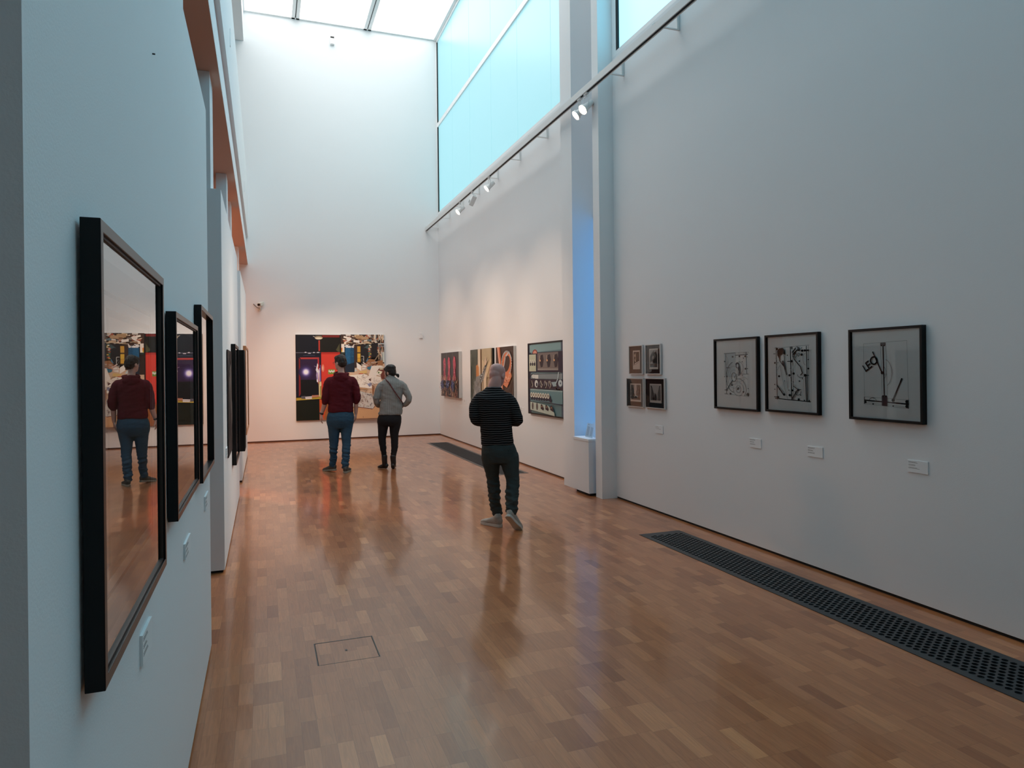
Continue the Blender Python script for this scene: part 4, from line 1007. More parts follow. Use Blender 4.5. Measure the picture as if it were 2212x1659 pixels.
# ------------------------------------------------------------------ brochure stand in the niche
bs = tag(empty('pedestal', (4.11, 8.16, 0)), 'white box pedestal standing in the blue niche between the pilasters', 'pedestal')
bm = bmesh.new(); box(bm, -.21, .17, -.24, .22, .035, .70); link('body', bm, M['paint'], bs)
bm = bmesh.new(); box(bm, -.215, .175, -.245, .225, .70, .732); link('top', bm, M['paint'], bs, bevel=.002)
bm = bmesh.new(); box(bm, -.18, .14, -.21, .19, .0, .035); link('plinth', bm, M['darkgap'], bs)
for k, (dx, dy, rz, ry, lb) in enumerate(((-.140, -.165, .05, -.12, 'printed white handout sheet leaning at the front of the pedestal'), (-.055, -.12, -.25, -.1, 'white handout sheet leaning behind the printed one on the pedestal'))):
    lf = tag(empty('leaflet', (4.08 + dx, 8.16 + dy, .7325 + .012)), lb, 'leaflet', 'handouts on the pedestal')
    lf.rotation_euler = (R(-14), R(17) if k == 0 else R(22), R(-6))
    bm = bmesh.new(); box(bm, -.052, .052, -.001, .001, .004, .19); link('sheet', bm, M['card'], lf)
    if k == 0:
        bm = bmesh.new()
        box(bm, -.042, -.020, -.0014, -.001, .166, .172)
        for cx in (-.026, .022):
            for q in range(13): box(bm, cx - .016, cx + .018, -.0014, -.001, .025 + q * .0095, .0295 + q * .0095)
        link('lettering', bm, pmat('light_grey_ink', (.42, .43, .44), .7), lf)
#@@PEOPLE
# ------------------------------------------------------------------ visitors
def catmull(P, sub):
    out = []
    for i in range(len(P) - 1):
        p0, p1, p2, p3 = P[max(0, i - 1)], P[i], P[i + 1], P[min(len(P) - 1, i + 2)]
        for s in range(sub):
            t = s / sub
            out.append([.5 * (2 * b + (c - a_) * t + (2 * a_ - 5 * b + 4 * c - d) * t * t + (-a_ + 3 * b - 3 * c + d) * t ** 3) for a_, b, c, d in zip(p0, p1, p2, p3)])
    out.append(list(P[-1])); return out

def loft(bm, rings, n=20, sub=3, flat=False, side=Vector((1, 0, 0)), power=2.0):
    """rings: (x, y, z, rx, ry); rx across (towards side), ry the other way; flat keeps rings level"""
    Q = catmull([list(r) for r in rings], sub)
    V = []
    for i, q in enumerate(Q):
        c = Vector(q[:3])
        if flat: t = Vector((0, 0, 1))
        else:
            t = Vector(Q[min(i + 1, len(Q) - 1)][:3]) - Vector(Q[max(i - 1, 0)][:3])
            if t.length < 1e-7: t = Vector((0, 0, 1))
            t.normalize()
        ax = (side - t * side.dot(t))
        if ax.length < .05: ax = t.orthogonal()
        ax.normalize(); ay = t.cross(ax)
        rg = []
        for k in range(n):
            a_ = 2 * PI * k / n
            cx, sy = math.cos(a_), math.sin(a_)
            cx = math.copysign(abs(cx) ** (2 / power), cx); sy = math.copysign(abs(sy) ** (2 / power), sy)
            rg.append(bm.verts.new(c + ax * cx * max(q[3], .0015) + ay * sy * max(q[4], .0015)))
        V.append(rg)
    for a_, b_ in zip(V[:-1], V[1:]):
        for k in range(n): bm.faces.new((a_[k], a_[(k + 1) % n], b_[(k + 1) % n], b_[k]))
    for rg, sgn in ((V[0], -1), (V[-1], 1)):
        c = sum((v.co for v in rg), Vector()) / n
        cv = bm.verts.new(c)
        for k in range(n):
            bm.faces.new((rg[k], rg[(k + 1) % n], cv) if sgn > 0 else (rg[(k + 1) % n], rg[k], cv))

def limb(bm, pts, n=16, sub=3, k=1.0, ends=True):
    """pts: (x, y, z, r) with rounded ends"""
    P = [(p[0], p[1], p[2], p[3] * k, (p[4] if len(p) > 4 else p[3]) * k) for p in pts]
    if ends:
        a_, b_ = Vector(P[0][:3]), Vector(P[1][:3]); d = (a_ - b_).normalized()
        s = a_ + d * P[0][3] * .7; P = [(*s, P[0][3] * .45, P[0][4] * .45)] + P
        a_, b_ = Vector(P[-1][:3]), Vector(P[-2][:3]); d = (a_ - b_).normalized()
        s = a_ + d * P[-1][3] * .7; P = P + [(*s, P[-1][3] * .45, P[-1][4] * .45)]
    loft(bm, P, n, sub)

def blob(bm, c, r, M3=None, n=16):
    c = Vector(c)
    g = bmesh.ops.create_uvsphere(bm, u_segments=n, v_segments=n // 2 + 2, radius=1)
    for v in g['verts']:
        p = Vector((v.co.x * r[0], v.co.y * r[1], v.co.z * r[2]))
        if M3 is not None: p = M3 @ p
        v.co = c + p

def fuse(name, bm, m, parent, vox=.006, smooth=4, disp=None, fac=.5):
    """melt overlapping closed pieces into one skin and store it as plain mesh"""
    me = bpy.data.meshes.new(name)
    bmesh.ops.recalc_face_normals(bm, faces=bm.faces[:])
    bm.to_mesh(me); bm.free()
    o = bpy.data.objects.new(name, me); COL.objects.link(o)
    r = o.modifiers.new('r', 'REMESH'); r.mode = 'VOXEL'; r.voxel_size = vox; r.use_smooth_shade = True
    s = o.modifiers.new('s', 'SMOOTH'); s.factor = fac; s.iterations = smooth
    bpy.context.view_layer.update()
    dg = bpy.context.evaluated_depsgraph_get()
    nm = bpy.data.meshes.new_from_object(o.evaluated_get(dg))
    o.modifiers.clear(); o.data = nm; nm.name = name
    bpy.data.meshes.remove(me)
    if disp:
        co = [v.co.copy() for v in nm.vertices]; no = [v.normal.copy() for v in nm.vertices]
        for v, c, n_ in zip(nm.vertices, co, no): v.co = c + n_ * disp(c)
    for p in nm.polygons: p.use_smooth = True
    nm.materials.clear(); nm.materials.append(m)
    o.parent = parent
    return o

def hand(bm, wrist, d, nrm, side, curl=18, s=1.0):
    """five fingers: d = pointing direction, nrm = direction the palm faces, side = +1/-1 where the thumb sits"""
    w_, d, nrm = Vector(wrist), Vector(d).normalized(), Vector(nrm)
    nrm = (nrm - d * nrm.dot(d)).normalized(); lat = d.cross(nrm) * side
    def ov(pts):   # oval loft along pts (point, across, thick)
        P = [(*p, a_ * s, b_ * s) for p, a_, b_ in pts]
        loft(bm, P, 12, 2, False, lat)
    ov([(w_ - d * .02, .020, .016), (w_, .026, .018), (w_ + d * .03 * s, .036, .016), (w_ + d * .065 * s, .042, .014), (w_ + d * .088 * s, .041, .012), (w_ + d * .094 * s, .030, .008)])
    ln = (.070, .078, .072, .056)
    for k in range(4):
        u = .031 - .0207 * k
        p = w_ + d * (.084 * s) + lat * u * s
        dd = (d + lat * (.07 - .055 * k)).normalized(); ang = curl + 4 * k
        pts = [(*(p - dd * .02), .0088 * s)]
        for q, seg in enumerate((.42, .33, .25)):
            Mr = Matrix.Rotation(R(ang * (1.0 if q else .7)), 3, dd.cross(nrm))
            dd = (Mr @ dd).normalized()
            pts.append((*p, (.0090 - .0007 * q) * s)); p = p + dd * ln[k] * seg * s
        pts.append((*p, .0066 * s))
        limb(bm, pts, 10, 2)
    p = w_ + d * .020 * s + lat * .022 * s
    dd = (d * .80 + lat * .60 + nrm * .25).normalized()
    a_ = p; b_ = a_ + dd * .042 * s; dd2 = (dd + d * .30 + nrm * .15).normalized(); c = b_ + dd2 * .032 * s; e_ = c + (dd2 + d * .2).normalized() * .024 * s
    limb(bm, [(*a_, .014 * s), (*b_, .0115 * s), (*c, .0100 * s), (*e_, .0078 * s)], 10, 2)

def head(bm, base, yaw, pitch=0, s=1.0, hw=1.0):
    """skull, jaw, nose, ears; base = chin level point under the skull centre. returns matrix"""
    Mh = Matrix.Translation(base) @ Matrix.Rotation(R(yaw), 4, 'Z') @ Matrix.Rotation(R(pitch), 4, 'X') @ Matrix.Scale(s, 4)
    b = bmesh.new()
    loft(b, [(0, .058, -.004, .014, .012), (0, .052, .004, .028, .028), (0, .040, .020, .044, .048), (0, .026, .045, .056, .066), (0, .012, .075, .064, .082), (0, .002, .105, .071, .092), (0, -.004, .135, .076, .097), (0, -.008, .165, .075, .096), (0, -.010, .195, .066, .086), (0, -.010, .218, .047, .064), (0, -.010, .232, .022, .030), (0, -.010, .236, .006, .008)], 24, 2, True)
    blob(b, (0, -.045, .115), (.062, .062, .070))
    loft(b, [(0, .088, .118, .008, .006), (0, .096, .102, .010, .009), (0, .105, .084, .013, .012), (0, .100, .074, .014, .010), (0, .090, .070, .010, .006)], 12, 2, True)
    blob(b, (0, .078, .050), (.024, .014, .010)); blob(b, (0, .070, .012), (.020, .016, .016))
    blob(b, (0, .082, .132), (.045, .012, .009)); blob(b, (-.028, .062, .080), (.022, .018, .024)); blob(b, (.028, .062, .080), (.022, .018, .024)); blob(b, (-.029, .066, .112), (.020, .013, .014)); blob(b, (.029, .066, .112), (.020, .013, .014))
    for sx in (-1, 1):
        Me = Matrix.Rotation(R(-18 * sx), 3, 'Z')
        blob(b, (.079 * sx, -.004, .098), (.007, .019, .031), Me, 14); blob(b, (.075 * sx, .006, .078), (.006, .010, .012), None, 10)
    for v in b.verts:
        v.co.x *= hw; v.co = Mh @ v.co
    tmp = bpy.data.meshes.new('t'); b.to_mesh(tmp); b.free(); bm.from_mesh(tmp); bpy.data.meshes.remove(tmp)
    return Mh

def face_parts(root, Mh, hw=1.0, brow=(.05, .03, .02)):
    rot = Mh.to_3x3().normalized()
    bh = pmat('eyebrow_hair', brow, .8)
    for sx in (-1, 1):
        bm = bmesh.new(); blob(bm, Mh @ Vector((.031 * sx * hw, .0765, .112)), (.0115, .0115, .0105), None, 14)
        ey = link('eye', bm, M['eye'], root, True)
        bm = bmesh.new(); blob(bm, Mh @ Vector((.031 * sx * hw, .0845, .112)), (.0046, .0046, .0046), None, 10)
        link('iris', bm, M['black_plastic'], ey, True)
        bm = bmesh.new(); blob(bm, Mh @ Vector((.031 * sx * hw, .0885, .130)), (.016, .006, .0028), rot, 12)
        link('eyebrow', bm, bh, root, True)
    bm = bmesh.new(); blob(bm, Mh @ Vector((0, .0900, .0495)), (.021, .006, .0065), rot, 14)
    link('lips', bm, M['lips'], root, True)

def shoe(parent, name, heel, toe, up, L, m_up, m_sole, hgt=.075, ankle=.045):
    """heel and toe = ground points of the sole; up = direction away from the sole"""
    heel, toe, up = Vector(heel), Vector(toe), Vector(up).normalized()
    f = (toe - heel).normalized(); up = (up - f * up.dot(f)).normalized(); sd = f.cross(up)
    Mx = Matrix((sd, f, up)).transposed().to_4x4(); Mx.translation = heel
    k = L
    b = bmesh.new()
    loft(b, [(0, -.004, .050, .010, .020), (0, .004, .052, .030, .034), (0, .030 * k / .28, .060, .036, .046), (0, .075 * k / .28, .062, .038, .048), (0, .125 * k / .28, .052, .039, .038), (0, .175 * k / .28, .042, .045, .030), (0, .225 * k / .28, .036, .046, .024), (0, .262 * k / .28, .030, .036, .017), (0, k, .026, .014, .010)], 20, 3, False, Vector((1, 0, 0)), 2.5)
    limb(b, [(0, .045 * k / .28, .06, .040), (0, .042 * k / .28, .085 + hgt * .3, ankle)], 18, 2)
    for v in b.verts: v.co = Mx @ v.co
    o = fuse(name, b, m_up, parent, .006, 3)
    b = bmesh.new()
    out = [(-.030, .004), (-.037, .04), (-.035, .10), (-.040, .15), (-.049, .20), (-.043, .25), (-.020, .283), (.012, .285), (.038, .258), (.047, .21), (.038, .15), (.034, .10), (.037, .04), (.030, .004), (0, -.008)]
    A_ = []; B_ = []
    for x, y_ in out:
        y2 = y_ * k / .28
        A_.append(b.verts.new(Mx @ Vector((x, y2, 0)))); B_.append(b.verts.new(Mx @ Vector((x * .98, y2, .030))))
    b.faces.new(A_); b.faces.new(B_[::-1])
    for q in range(len(out)): b.faces.new((A_[q], A_[(q + 1) % len(out)], B_[(q + 1) % len(out)], B_[q]))
    link('sole', b, m_sole, o, bevel=.004)
    return o

def folds(amp, fx, fz, z0=None, z1=None, seed=0):
    def f(c):
        n_ = noise.noise(Vector((c.x * fx + seed, c.y * fx, c.z * fz + c.x * 6)))
        n2 = noise.noise(Vector((c.x * fx * 2.3, c.y * fx * 2.3 + seed, c.z * fz * 1.9)))
        k = 1.0
        if z0 is not None: k = max(.25, min(1.6, 1.6 - abs(c.z - z0) / (z1 or .2)))
        return max((n_ * .7 + n2 * .3) * amp * k, -.45 * amp)
    return f

M['skin_pale'] = pmat('pale_skin', (.52, .32, .26), .5, noise_amt=.05, noise_scale=9)
M['skin_bald'] = pmat('ruddy_skin_shaved', (.56, .30, .26), .45, noise_amt=.07, noise_scale=12)
M['eye'] = pmat('eye_white', (.7, .68, .66), .25)
M['lips'] = pmat('lips', (.38, .13, .11), .5)
M['hair_dark'] = pmat('dark_brown_hair', (.016, .010, .007), .5, spec=.4, noise_amt=.35, noise_scale=60, bump=.6, bump_scale=90)
M['hair_black'] = pmat('black_hair', (.008, .006, .006), .42, spec=.4, noise_amt=.3, noise_scale=60, bump=.5, bump_scale=90)
M['maroon'] = pmat('maroon_knit_hoodie', (.082, .010, .016), .9, spec=.15, noise_amt=.14, noise_scale=30, bump=.35, bump_scale=220)
M['jeans'] = pmat('faded_blue_denim', (.028, .070, .115), .85, spec=.2, noise_amt=.24, noise_scale=9, bump=.3, bump_scale=180)
M['chino'] = pmat('dark_grey_green_chinos', (.040, .052, .052), .85, spec=.2, noise_amt=.12, noise_scale=14, bump=.3, bump_scale=160)
M['black_jeans'] = pmat('black_skinny_jeans', (.011, .011, .013), .8, spec=.25, noise_amt=.15, noise_scale=14, bump=.3, bump_scale=160)
M['boot'] = pmat('black_ankle_boot_leather', (.007, .007, .008), .4)
M['trainer'] = pmat('beige_trainer_mesh', (.36, .33, .29), .7, noise_amt=.12, noise_scale=25, bump=.3, bump_scale=80)
M['trainer_sole'] = pmat('off_white_rubber_sole', (.50, .47, .42), .6)
M['trainer2'] = pmat('dark_grey_trainer', (.060, .060, .052), .7, noise_amt=.3, noise_scale=30)
M['trainer2_sole'] = pmat('grey_green_rubber_sole', (.24, .25, .21), .6)
M['strap'] = pmat('dark_red_leather_strap', (.10, .012, .014), .5)

def striped_mat():
    m, N, L, b = newmat('black_knit_with_grey_stripes')
    tc = N.new('ShaderNodeTexCoord'); sp = N.new('ShaderNodeSeparateXYZ'); L.new(tc.outputs['Object'], sp.inputs[0])
    nz = N.new('ShaderNodeTexNoise'); nz.inputs['Scale'].default_value = 7; L.new(tc.outputs['Object'], nz.inputs['Vector'])
    a_ = N.new('ShaderNodeMath'); a_.operation = 'MULTIPLY_ADD'; a_.inputs[1].default_value = .022; L.new(nz.outputs['Fac'], a_.inputs[0]); L.new(sp.outputs[2], a_.inputs[2])
    d = N.new('ShaderNodeMath'); d.operation = 'DIVIDE'; d.inputs[1].default_value = .0222; L.new(a_.outputs[0], d.inputs[0])
    f = N.new('ShaderNodeMath'); f.operation = 'FRACT'; L.new(d.outputs[0], f.inputs[0])
    lt = N.new('ShaderNodeMath'); lt.operation = 'LESS_THAN'; lt.inputs[1].default_value = .27; L.new(f.outputs[0], lt.inputs[0])
    mx = N.new('ShaderNodeMix'); mx.data_type = 'RGBA'
    mx.inputs['A'].default_value = (.0045, .0042, .005, 1); mx.inputs['B'].default_value = (.105, .098, .100, 1)
    L.new(lt.outputs[0], mx.inputs['Factor']); L.new(mx.outputs['Result'], b.inputs['Base Color'])
    b.inputs['Roughness'].default_value = .9; b.inputs['Specular IOR Level'].default_value = .15
    return m
M['striped'] = striped_mat()
def ribbed_mat():
    m, N, L, b = newmat('light_grey_ribbed_knit')
    b.inputs['Roughness'].default_value = .95; b.inputs['Specular IOR Level'].default_value = .1
    tc = N.new('ShaderNodeTexCoord')
    wv = N.new('ShaderNodeTexWave'); wv.wave_type = 'BANDS'; wv.bands_direction = 'X'; wv.inputs['Scale'].default_value = 22; wv.inputs['Distortion'].default_value = .7; wv.inputs['Detail'].default_value = 1
    L.new(tc.outputs['Object'], wv.inputs['Vector'])
    rp = N.new('ShaderNodeValToRGB'); rp.color_ramp.elements[0].color = (.215, .225, .220, 1); rp.color_ramp.elements[1].color = (.30, .31, .30, 1)
    L.new(wv.outputs['Fac'], rp.inputs[0]); L.new(rp.outputs[0], b.inputs['Base Color'])
    bp = N.new('ShaderNodeBump'); bp.inputs['Strength'].default_value = .5; bp.inputs['Distance'].default_value = .006
    L.new(wv.outputs['Fac'], bp.inputs['Height']); L.new(bp.outputs[0], b.inputs['Normal'])
    return m
M['ribbed'] = ribbed_mat()

def person(name, X, Y, label, group=None):
    return tag(empty('person', (X, Y, 0), -math.atan2(X, Y)), label, 'person', group)

def body_mesh(root, torso, limbs, hands, hd, skin, k=.86, **kw):
    bm = bmesh.new()
    loft(bm, [(x, y, z, a_ * (k if z > 1.0 else k - .08), b_ * (k if z > 1.0 else k - .08)) for x, y, z, a_, b_ in torso], 24, 3, True)
    for q, l in enumerate(limbs): limb(bm, l, 16, 3, k=1.0 if q < 2 else .84)
    for h_ in hands: hand(bm, *h_)
    Mh = head(bm, *hd, **kw)
    o = fuse('body', bm, skin, root, .0052, 2)
    return o, Mh

# --- bald man in a striped sweater
pb = person('p', 2.262, 6.72, 'bald man in black striped sweater and dark trousers, back turned, head bowed')
torso = [(.02, 0, .70, .175, .115), (.022, 0, .80, .178, .122), (.004, .0, .90, .165, .112), (-.008, 0, 1.02, .160, .108), (-.016, 0, 1.15, .168, .112), (-.026, 0, 1.27, .182, .118), (-.034, 0, 1.345, .186, .112), (-.036, .005, 1.395, .160, .092), (-.034, .012, 1.43, .115, .074), (-.024, .016, 1.462, .086, .074), (-.018, .018, 1.50, .080, .074), (-.010, .022, 1.54, .070, .072), (-.006, .026, 1.58, .058, .062)]
armL = [(-.172, 0, 1.330, .038), (-.232, -.02, 1.24, .044), (-.215, -.03, 1.125, .038), (-.13, .12, 1.115, .032), (-.07, .24, 1.15, .026)]
armR = [(.105, 0, 1.330, .038), (.182, -.02, 1.24, .044), (.212, -.03, 1.105, .038), (.12, .12, 1.11, .032), (.05, .24, 1.15, .026)]
legL = [(-.065, .02, .74, .085), (-.055, .05, .58, .062), (-.046, .07, .48, .050), (-.036, .09, .33, .046), (-.014, .11, .15, .034), (-.010, .11, .09, .034)]
legR = [(.115, .0, .74, .088), (.144, -.01, .58, .064), (.157, -.03, .48, .050), (.140, -.10, .33, .046), (.132, -.155, .19, .034), (.135, -.16, .12, .032)]
o, Mh = body_mesh(pb, torso, [armL, armR, legL, legR], [((-.07, .24, 1.15), (.35, .8, .35), (.7, .1, .6), -1, 34), ((.05, .24, 1.15), (-.35, .8, .35), (-.7, .1, .6), 1, 34)], ((-.006, .045, 1.475), -32, -14), M['skin_bald'], .84, hw=1.06, s=.985)
face_parts(pb, Mh, 1.06)
bm = bmesh.new()
loft(bm, [(.004, 0, .868, .166, .118), (.003, 0, .885, .170, .120), (-.004, 0, .96, .166, .118), (-.010, 0, 1.06, .165, .118), (-.016, 0, 1.16, .170, .122), (-.026, 0, 1.27, .182, .127), (-.034, 0, 1.345, .184, .120), (-.037, .003, 1.392, .158, .100), (-.036, .008, 1.425, .112, .082), (-.028, .014, 1.452, .084, .074), (-.026, .016, 1.462, .078, .070)], 28, 3, True, power=2.25)
for pts in (([(-.155, 0, 1.345, .072), (-.205, -.005, 1.295, .064), (-.232, -.02, 1.22, .058), (-.224, -.03, 1.125, .052), (-.17, .06, 1.10, .046), (-.10, .18, 1.13, .038)]), ([(.085, 0, 1.345, .070), (.142, -.005, 1.30, .066), (.182, -.02, 1.22, .060), (.218, -.03, 1.110, .053), (.16, .06, 1.095, .046), (.08, .18, 1.13, .038)])): limb(bm, pts, 20, 3)
fuse('sweater', bm, M['striped'], pb, .007, 3, folds(.009, 8, 18))
bm = bmesh.new()
loft(bm, [(.004, 0, .905, .150, .104), (.008, 0, .87, .166, .116), (.018, -.004, .80, .184, .128), (.026, 0, .73, .188, .128), (.026, .0, .68, .165, .110)], 26, 3, True)
limb(bm, [(-.066, .0, .76, .098), (-.064, .02, .68, .094), (-.056, .05, .58, .075), (-.047, .07, .48, .065), (-.040, .085, .38, .066), (-.030, .10, .26, .062), (-.016, .11, .165, .057), (-.012, .11, .125, .054)], 20, 3)
limb(bm, [(.116, .0, .76, .100), (.128, .0, .68, .098), (.144, -.012, .58, .080), (.156, -.03, .48, .069), (.146, -.08, .36, .069), (.138, -.13, .25, .062), (.134, -.15, .18, .057)], 20, 3)
fuse('trousers', bm, M['chino'], pb, .007, 2, folds(.018, 10, 28, .30, .22))
for xc, z in ((-.075, .835), (.115, .828)):
    bm = bmesh.new(); pr_ = None
    for k in range(9):
        x = xc - .045 + .09 * k / 8
        q = Vector((x, -.004 - .131 * math.sqrt(max(.05, 1 - ((x - .014) / .186) ** 2)), z))
        if pr_ is not None: cyl(bm, pr_, q, .0022, n=6)
        if k == 4: cyl(bm, q + Vector((0, .004, -.014)), q + Vector((0, -.001, -.014)), .006, n=10); cyl(bm, q + Vector((0, 0, .001)), q + Vector((0, 0, -.014)), .0015, n=6)
        pr_ = q
    link('back_pocket', bm, M['black_plastic'], pb)
shoe(pb, 'shoe', (.030, .035, .0), (-.135, .195, .0), (0, 0, 1), .285, M['trainer'], M['trainer_sole'])
shoe(pb, 'shoe', (.092, -.235, .168), (.208, -.105, .004), (.22, .52, .42), .275, M['trainer'], M['trainer_sole'])

# --- visitor in the maroon hoodie
pm = person('p', 1.172, 11.45, 'tall dark haired visitor in maroon hoodie and blue jeans before the diptych')
torso = [(-.012, 0, .74, .19, .125), (-.01, 0, .84, .205, .135), (-.003, 0, .95, .19, .125), (-.003, 0, 1.10, .182, .120), (0, 0, 1.25, .18, .122), (.004, 0, 1.38, .19, .125), (.01, 0, 1.47, .20, .115), (.012, .0, 1.525, .17, .095), (.012, .01, 1.57, .10, .075), (.012, .02, 1.61, .065, .062), (.006, .03, 1.66, .060, .062), (0, .035, 1.72, .058, .06)]
armL = [(-.165, 0, 1.47, .042), (-.216, -.01, 1.36, .050), (-.232, -.02, 1.23, .044), (-.255, .0, 1.11, .040), (-.276, .02, 1.03, .034), (-.308, .03, .945, .027)]
armR = [(.175, 0, 1.47, .042), (.235, -.01, 1.36, .048), (.258, -.02, 1.23, .044), (.246, .0, 1.11, .038), (.243, .02, 1.03, .034), (.240, .03, .935, .026)]
legL = [(-.10, .0, .80, .10), (-.112, .01, .62, .075), (-.115, .01, .47, .058), (-.124, .02, .30, .048), (-.135, .04, .12, .036)]
legR = [(.085, .0, .80, .10), (.080, -.02, .62, .075), (.083, -.05, .47, .058), (.072, -.10, .30, .048), (.062, -.15, .11, .036)]
o, Mh = body_mesh(pm, torso, [armL, armR, legL, legR], [((-.308, .03, .945), (-.12, .10, -1), (.9, .25, 0), 1, 16), ((.240, .03, .935), (-.05, .12, -1), (-.9, .2, 0), -1, 20)], ((.002, .03, 1.665), 46, -2), M['skin_pale'], .86)
face_parts(pm, Mh)
bm = bmesh.new()
loft(bm, [(-.001, 0, .972, .196, .134), (-.002, 0, .99, .203, .138), (-.003, 0, 1.06, .200, .136), (-.003, 0, 1.13, .196, .132), (-.002, 0, 1.24, .190, .134), (.003, 0, 1.37, .196, .140), (.01, 0, 1.46, .208, .132), (.011, 0, 1.512, .190, .112), (.012, .0, 1.548, .150, .094), (.012, .006, 1.575, .105, .082), (.012, .012, 1.592, .085, .075)], 28, 3, True, power=2.3)
limb(bm, [(-.145, 0, 1.48, .085), (-.192, 0, 1.42, .078), (-.218, -.01, 1.32, .072), (-.232, -.02, 1.22, .066), (-.243, -.012, 1.15, .056), (-.248, -.008, 1.128, .052)], 20, 3, ends=True)
limb(bm, [(.155, 0, 1.48, .085), (.208, 0, 1.42, .076), (.242, -.01, 1.32, .068), (.260, -.02, 1.22, .062), (.248, -.012, 1.14, .052), (.247, -.006, 1.122, .049)], 20, 3)
# hood lying on the shoulders
n = 20
pts = []
for k in range(n + 1):
    t = 2 * PI * k / n
    pts.append((.012 + .098 * math.sin(t), -.004 - .092 * math.cos(t), 1.592 - .014 * math.cos(t) + .010 * (1 - abs(math.sin(t))), .024 + .010 * (.5 + .5 * math.cos(t))))
limb(bm, pts, 12, 2, ends=False)
blob(bm, (.012, -.098, 1.535), (.118, .040, .062)); blob(bm, (.012, -.106, 1.50), (.070, .034, .050))
fuse('hoodie', bm, M['maroon'], pm, .008, 3, folds(.014, 7, 16, seed=3))
bm = bmesh.new()
loft(bm, [(0, 0, 1.00, .186, .122), (-.001, 0, .97, .198, .132), (-.004, -.004, .92, .214, .146), (-.009, -.006, .84, .220, .152), (-.012, 0, .76, .205, .136), (-.012, 0, .71, .170, .110)], 26, 3, True)
limb(bm, [(-.104, 0, .80, .112), (-.108, .005, .70, .098), (-.113, .01, .58, .083), (-.115, .01, .47, .073), (-.120, .015, .36, .064), (-.130, .03, .22, .056), (-.136, .04, .13, .052), (-.136, .042, .10, .050)], 20, 3)
limb(bm, [(.082, 0, .80, .112), (.083, -.01, .70, .098), (.080, -.03, .58, .080), (.083, -.05, .47, .071), (.078, -.08, .36, .067), (.066, -.12, .22, .060), (.062, -.145, .12, .056), (.062, -.15, .09, .054)], 20, 3)
fuse('jeans', bm, M['jeans'], pm, .008, 2, folds(.019, 9, 28, .22, .22, 5))
shoe(pm, 'shoe', (-.090, .015, .02), (-.235, .150, .0), (0, 0, 1), .275, M['trainer2'], M['trainer2_sole'], ankle=.04)
shoe(pm, 'shoe', (.052, -.205, .0), (.125, .055, .0), (0, 0, 1), .275, M['trainer2'], M['trainer2_sole'], ankle=.04)
bm = bmesh.new()
blob(bm, (0, -.012, .150), (.086, .106, .096)); blob(bm, (0, -.048, .105), (.076, .070, .074)); blob(bm, (.0, .055, .196), (.062, .046, .036)); blob(bm, (0, -.020, .20), (.066, .080, .050))
for v in bm.verts:
    v.co += Vector((noise.noise(v.co * 30), noise.noise(v.co * 30 + Vector((5, 0, 0))), noise.noise(v.co * 30 + Vector((0, 9, 0))))) * .006
    v.co = Mh @ v.co
fuse('hair', bm, M['hair_dark'], pm, .006, 2, lambda c: noise.noise(Vector((c.x * 60, c.y * 60, c.z * 22))) * .007)
gb = bmesh.new()
rot = Mh.to_3x3()
for sx in (-1, 1):
    cpt = Mh @ Vector((.033 * sx, .104, .110)); pr_ = None
    for k in range(15):
        t = 2 * PI * k / 14; q = cpt + rot @ Vector((.024 * math.cos(t), 0, .018 * math.sin(t)))
        if pr_ is not None: cyl(gb, pr_, q, .0022, n=6)
        pr_ = q
    cyl(gb, Mh @ Vector((.057 * sx, .102, .114)), Mh @ Vector((.080 * sx, .0, .108)), .0024, n=6)
cyl(gb, Mh @ Vector((-.010, .106, .114)), Mh @ Vector((.010, .106, .114)), .0022, n=6)
link('glasses', gb, pmat('dark_tortoise_plastic', (.03, .012, .008), .3), pm)
wb = bmesh.new(); c1, c2 = Vector((-.300, .028, .965)), Vector((-.307, .030, .942))
cyl(wb, c1, c2, .034, .0325, 22); link('wristwatch', wb, M['black_plastic'], pm, bevel=.003)

# --- woman in the grey sweater
pw = person('p', 1.948, 11.45, 'woman in grey ribbed sweater and black trousers with dark ponytail, right hand at hip')
torso = [(.012, 0, .76, .175, .115), (.014, 0, .85, .185, .122), (.03, 0, .95, .165, .110), (.045, 0, 1.10, .15, .10), (.055, 0, 1.23, .155, .105), (.064, 0, 1.34, .17, .11), (.062, 0, 1.42, .175, .10), (.054, 0, 1.465, .13, .085), (.048, .005, 1.50, .085, .07), (.040, .012, 1.54, .056, .056), (.034, .02, 1.60, .052, .056)]
armL = [(-.08, 0, 1.385, .038), (-.16, -.01, 1.28, .040), (-.198, -.01, 1.12, .035), (-.165, .10, 1.05, .030), (-.115, .19, 1.03, .023)]
armR = [(.20, 0, 1.385, .038), (.300, -.02, 1.27, .040), (.345, -.04, 1.155, .035), (.295, .0, 1.085, .030), (.245, .05, 1.045, .023)]
legL = [(-.080, 0, .80, .095), (-.100, .01, .62, .068), (-.110, .015, .50, .054), (-.098, .02, .33, .044), (-.078, .02, .12, .034)]
legR = [(.098, 0, .80, .095), (.090, -.01, .62, .068), (.094, -.01, .50, .054), (.092, -.015, .33, .044), (.070, -.03, .12, .034)]
o, Mh = body_mesh(pw, torso, [armL, armR, legL, legR], [((-.115, .19, 1.03), (.4, .85, .0), (.8, -.3, .1), 1, 26), ((.245, .05, 1.045), (-.75, .5, -.25), (0, -.3, -1), -1, 24)], ((.028, .02, 1.500), 58, 0), M['skin_pale'], .88, s=.97, hw=.95)
face_parts(pw, Mh, .95)
bm = bmesh.new()
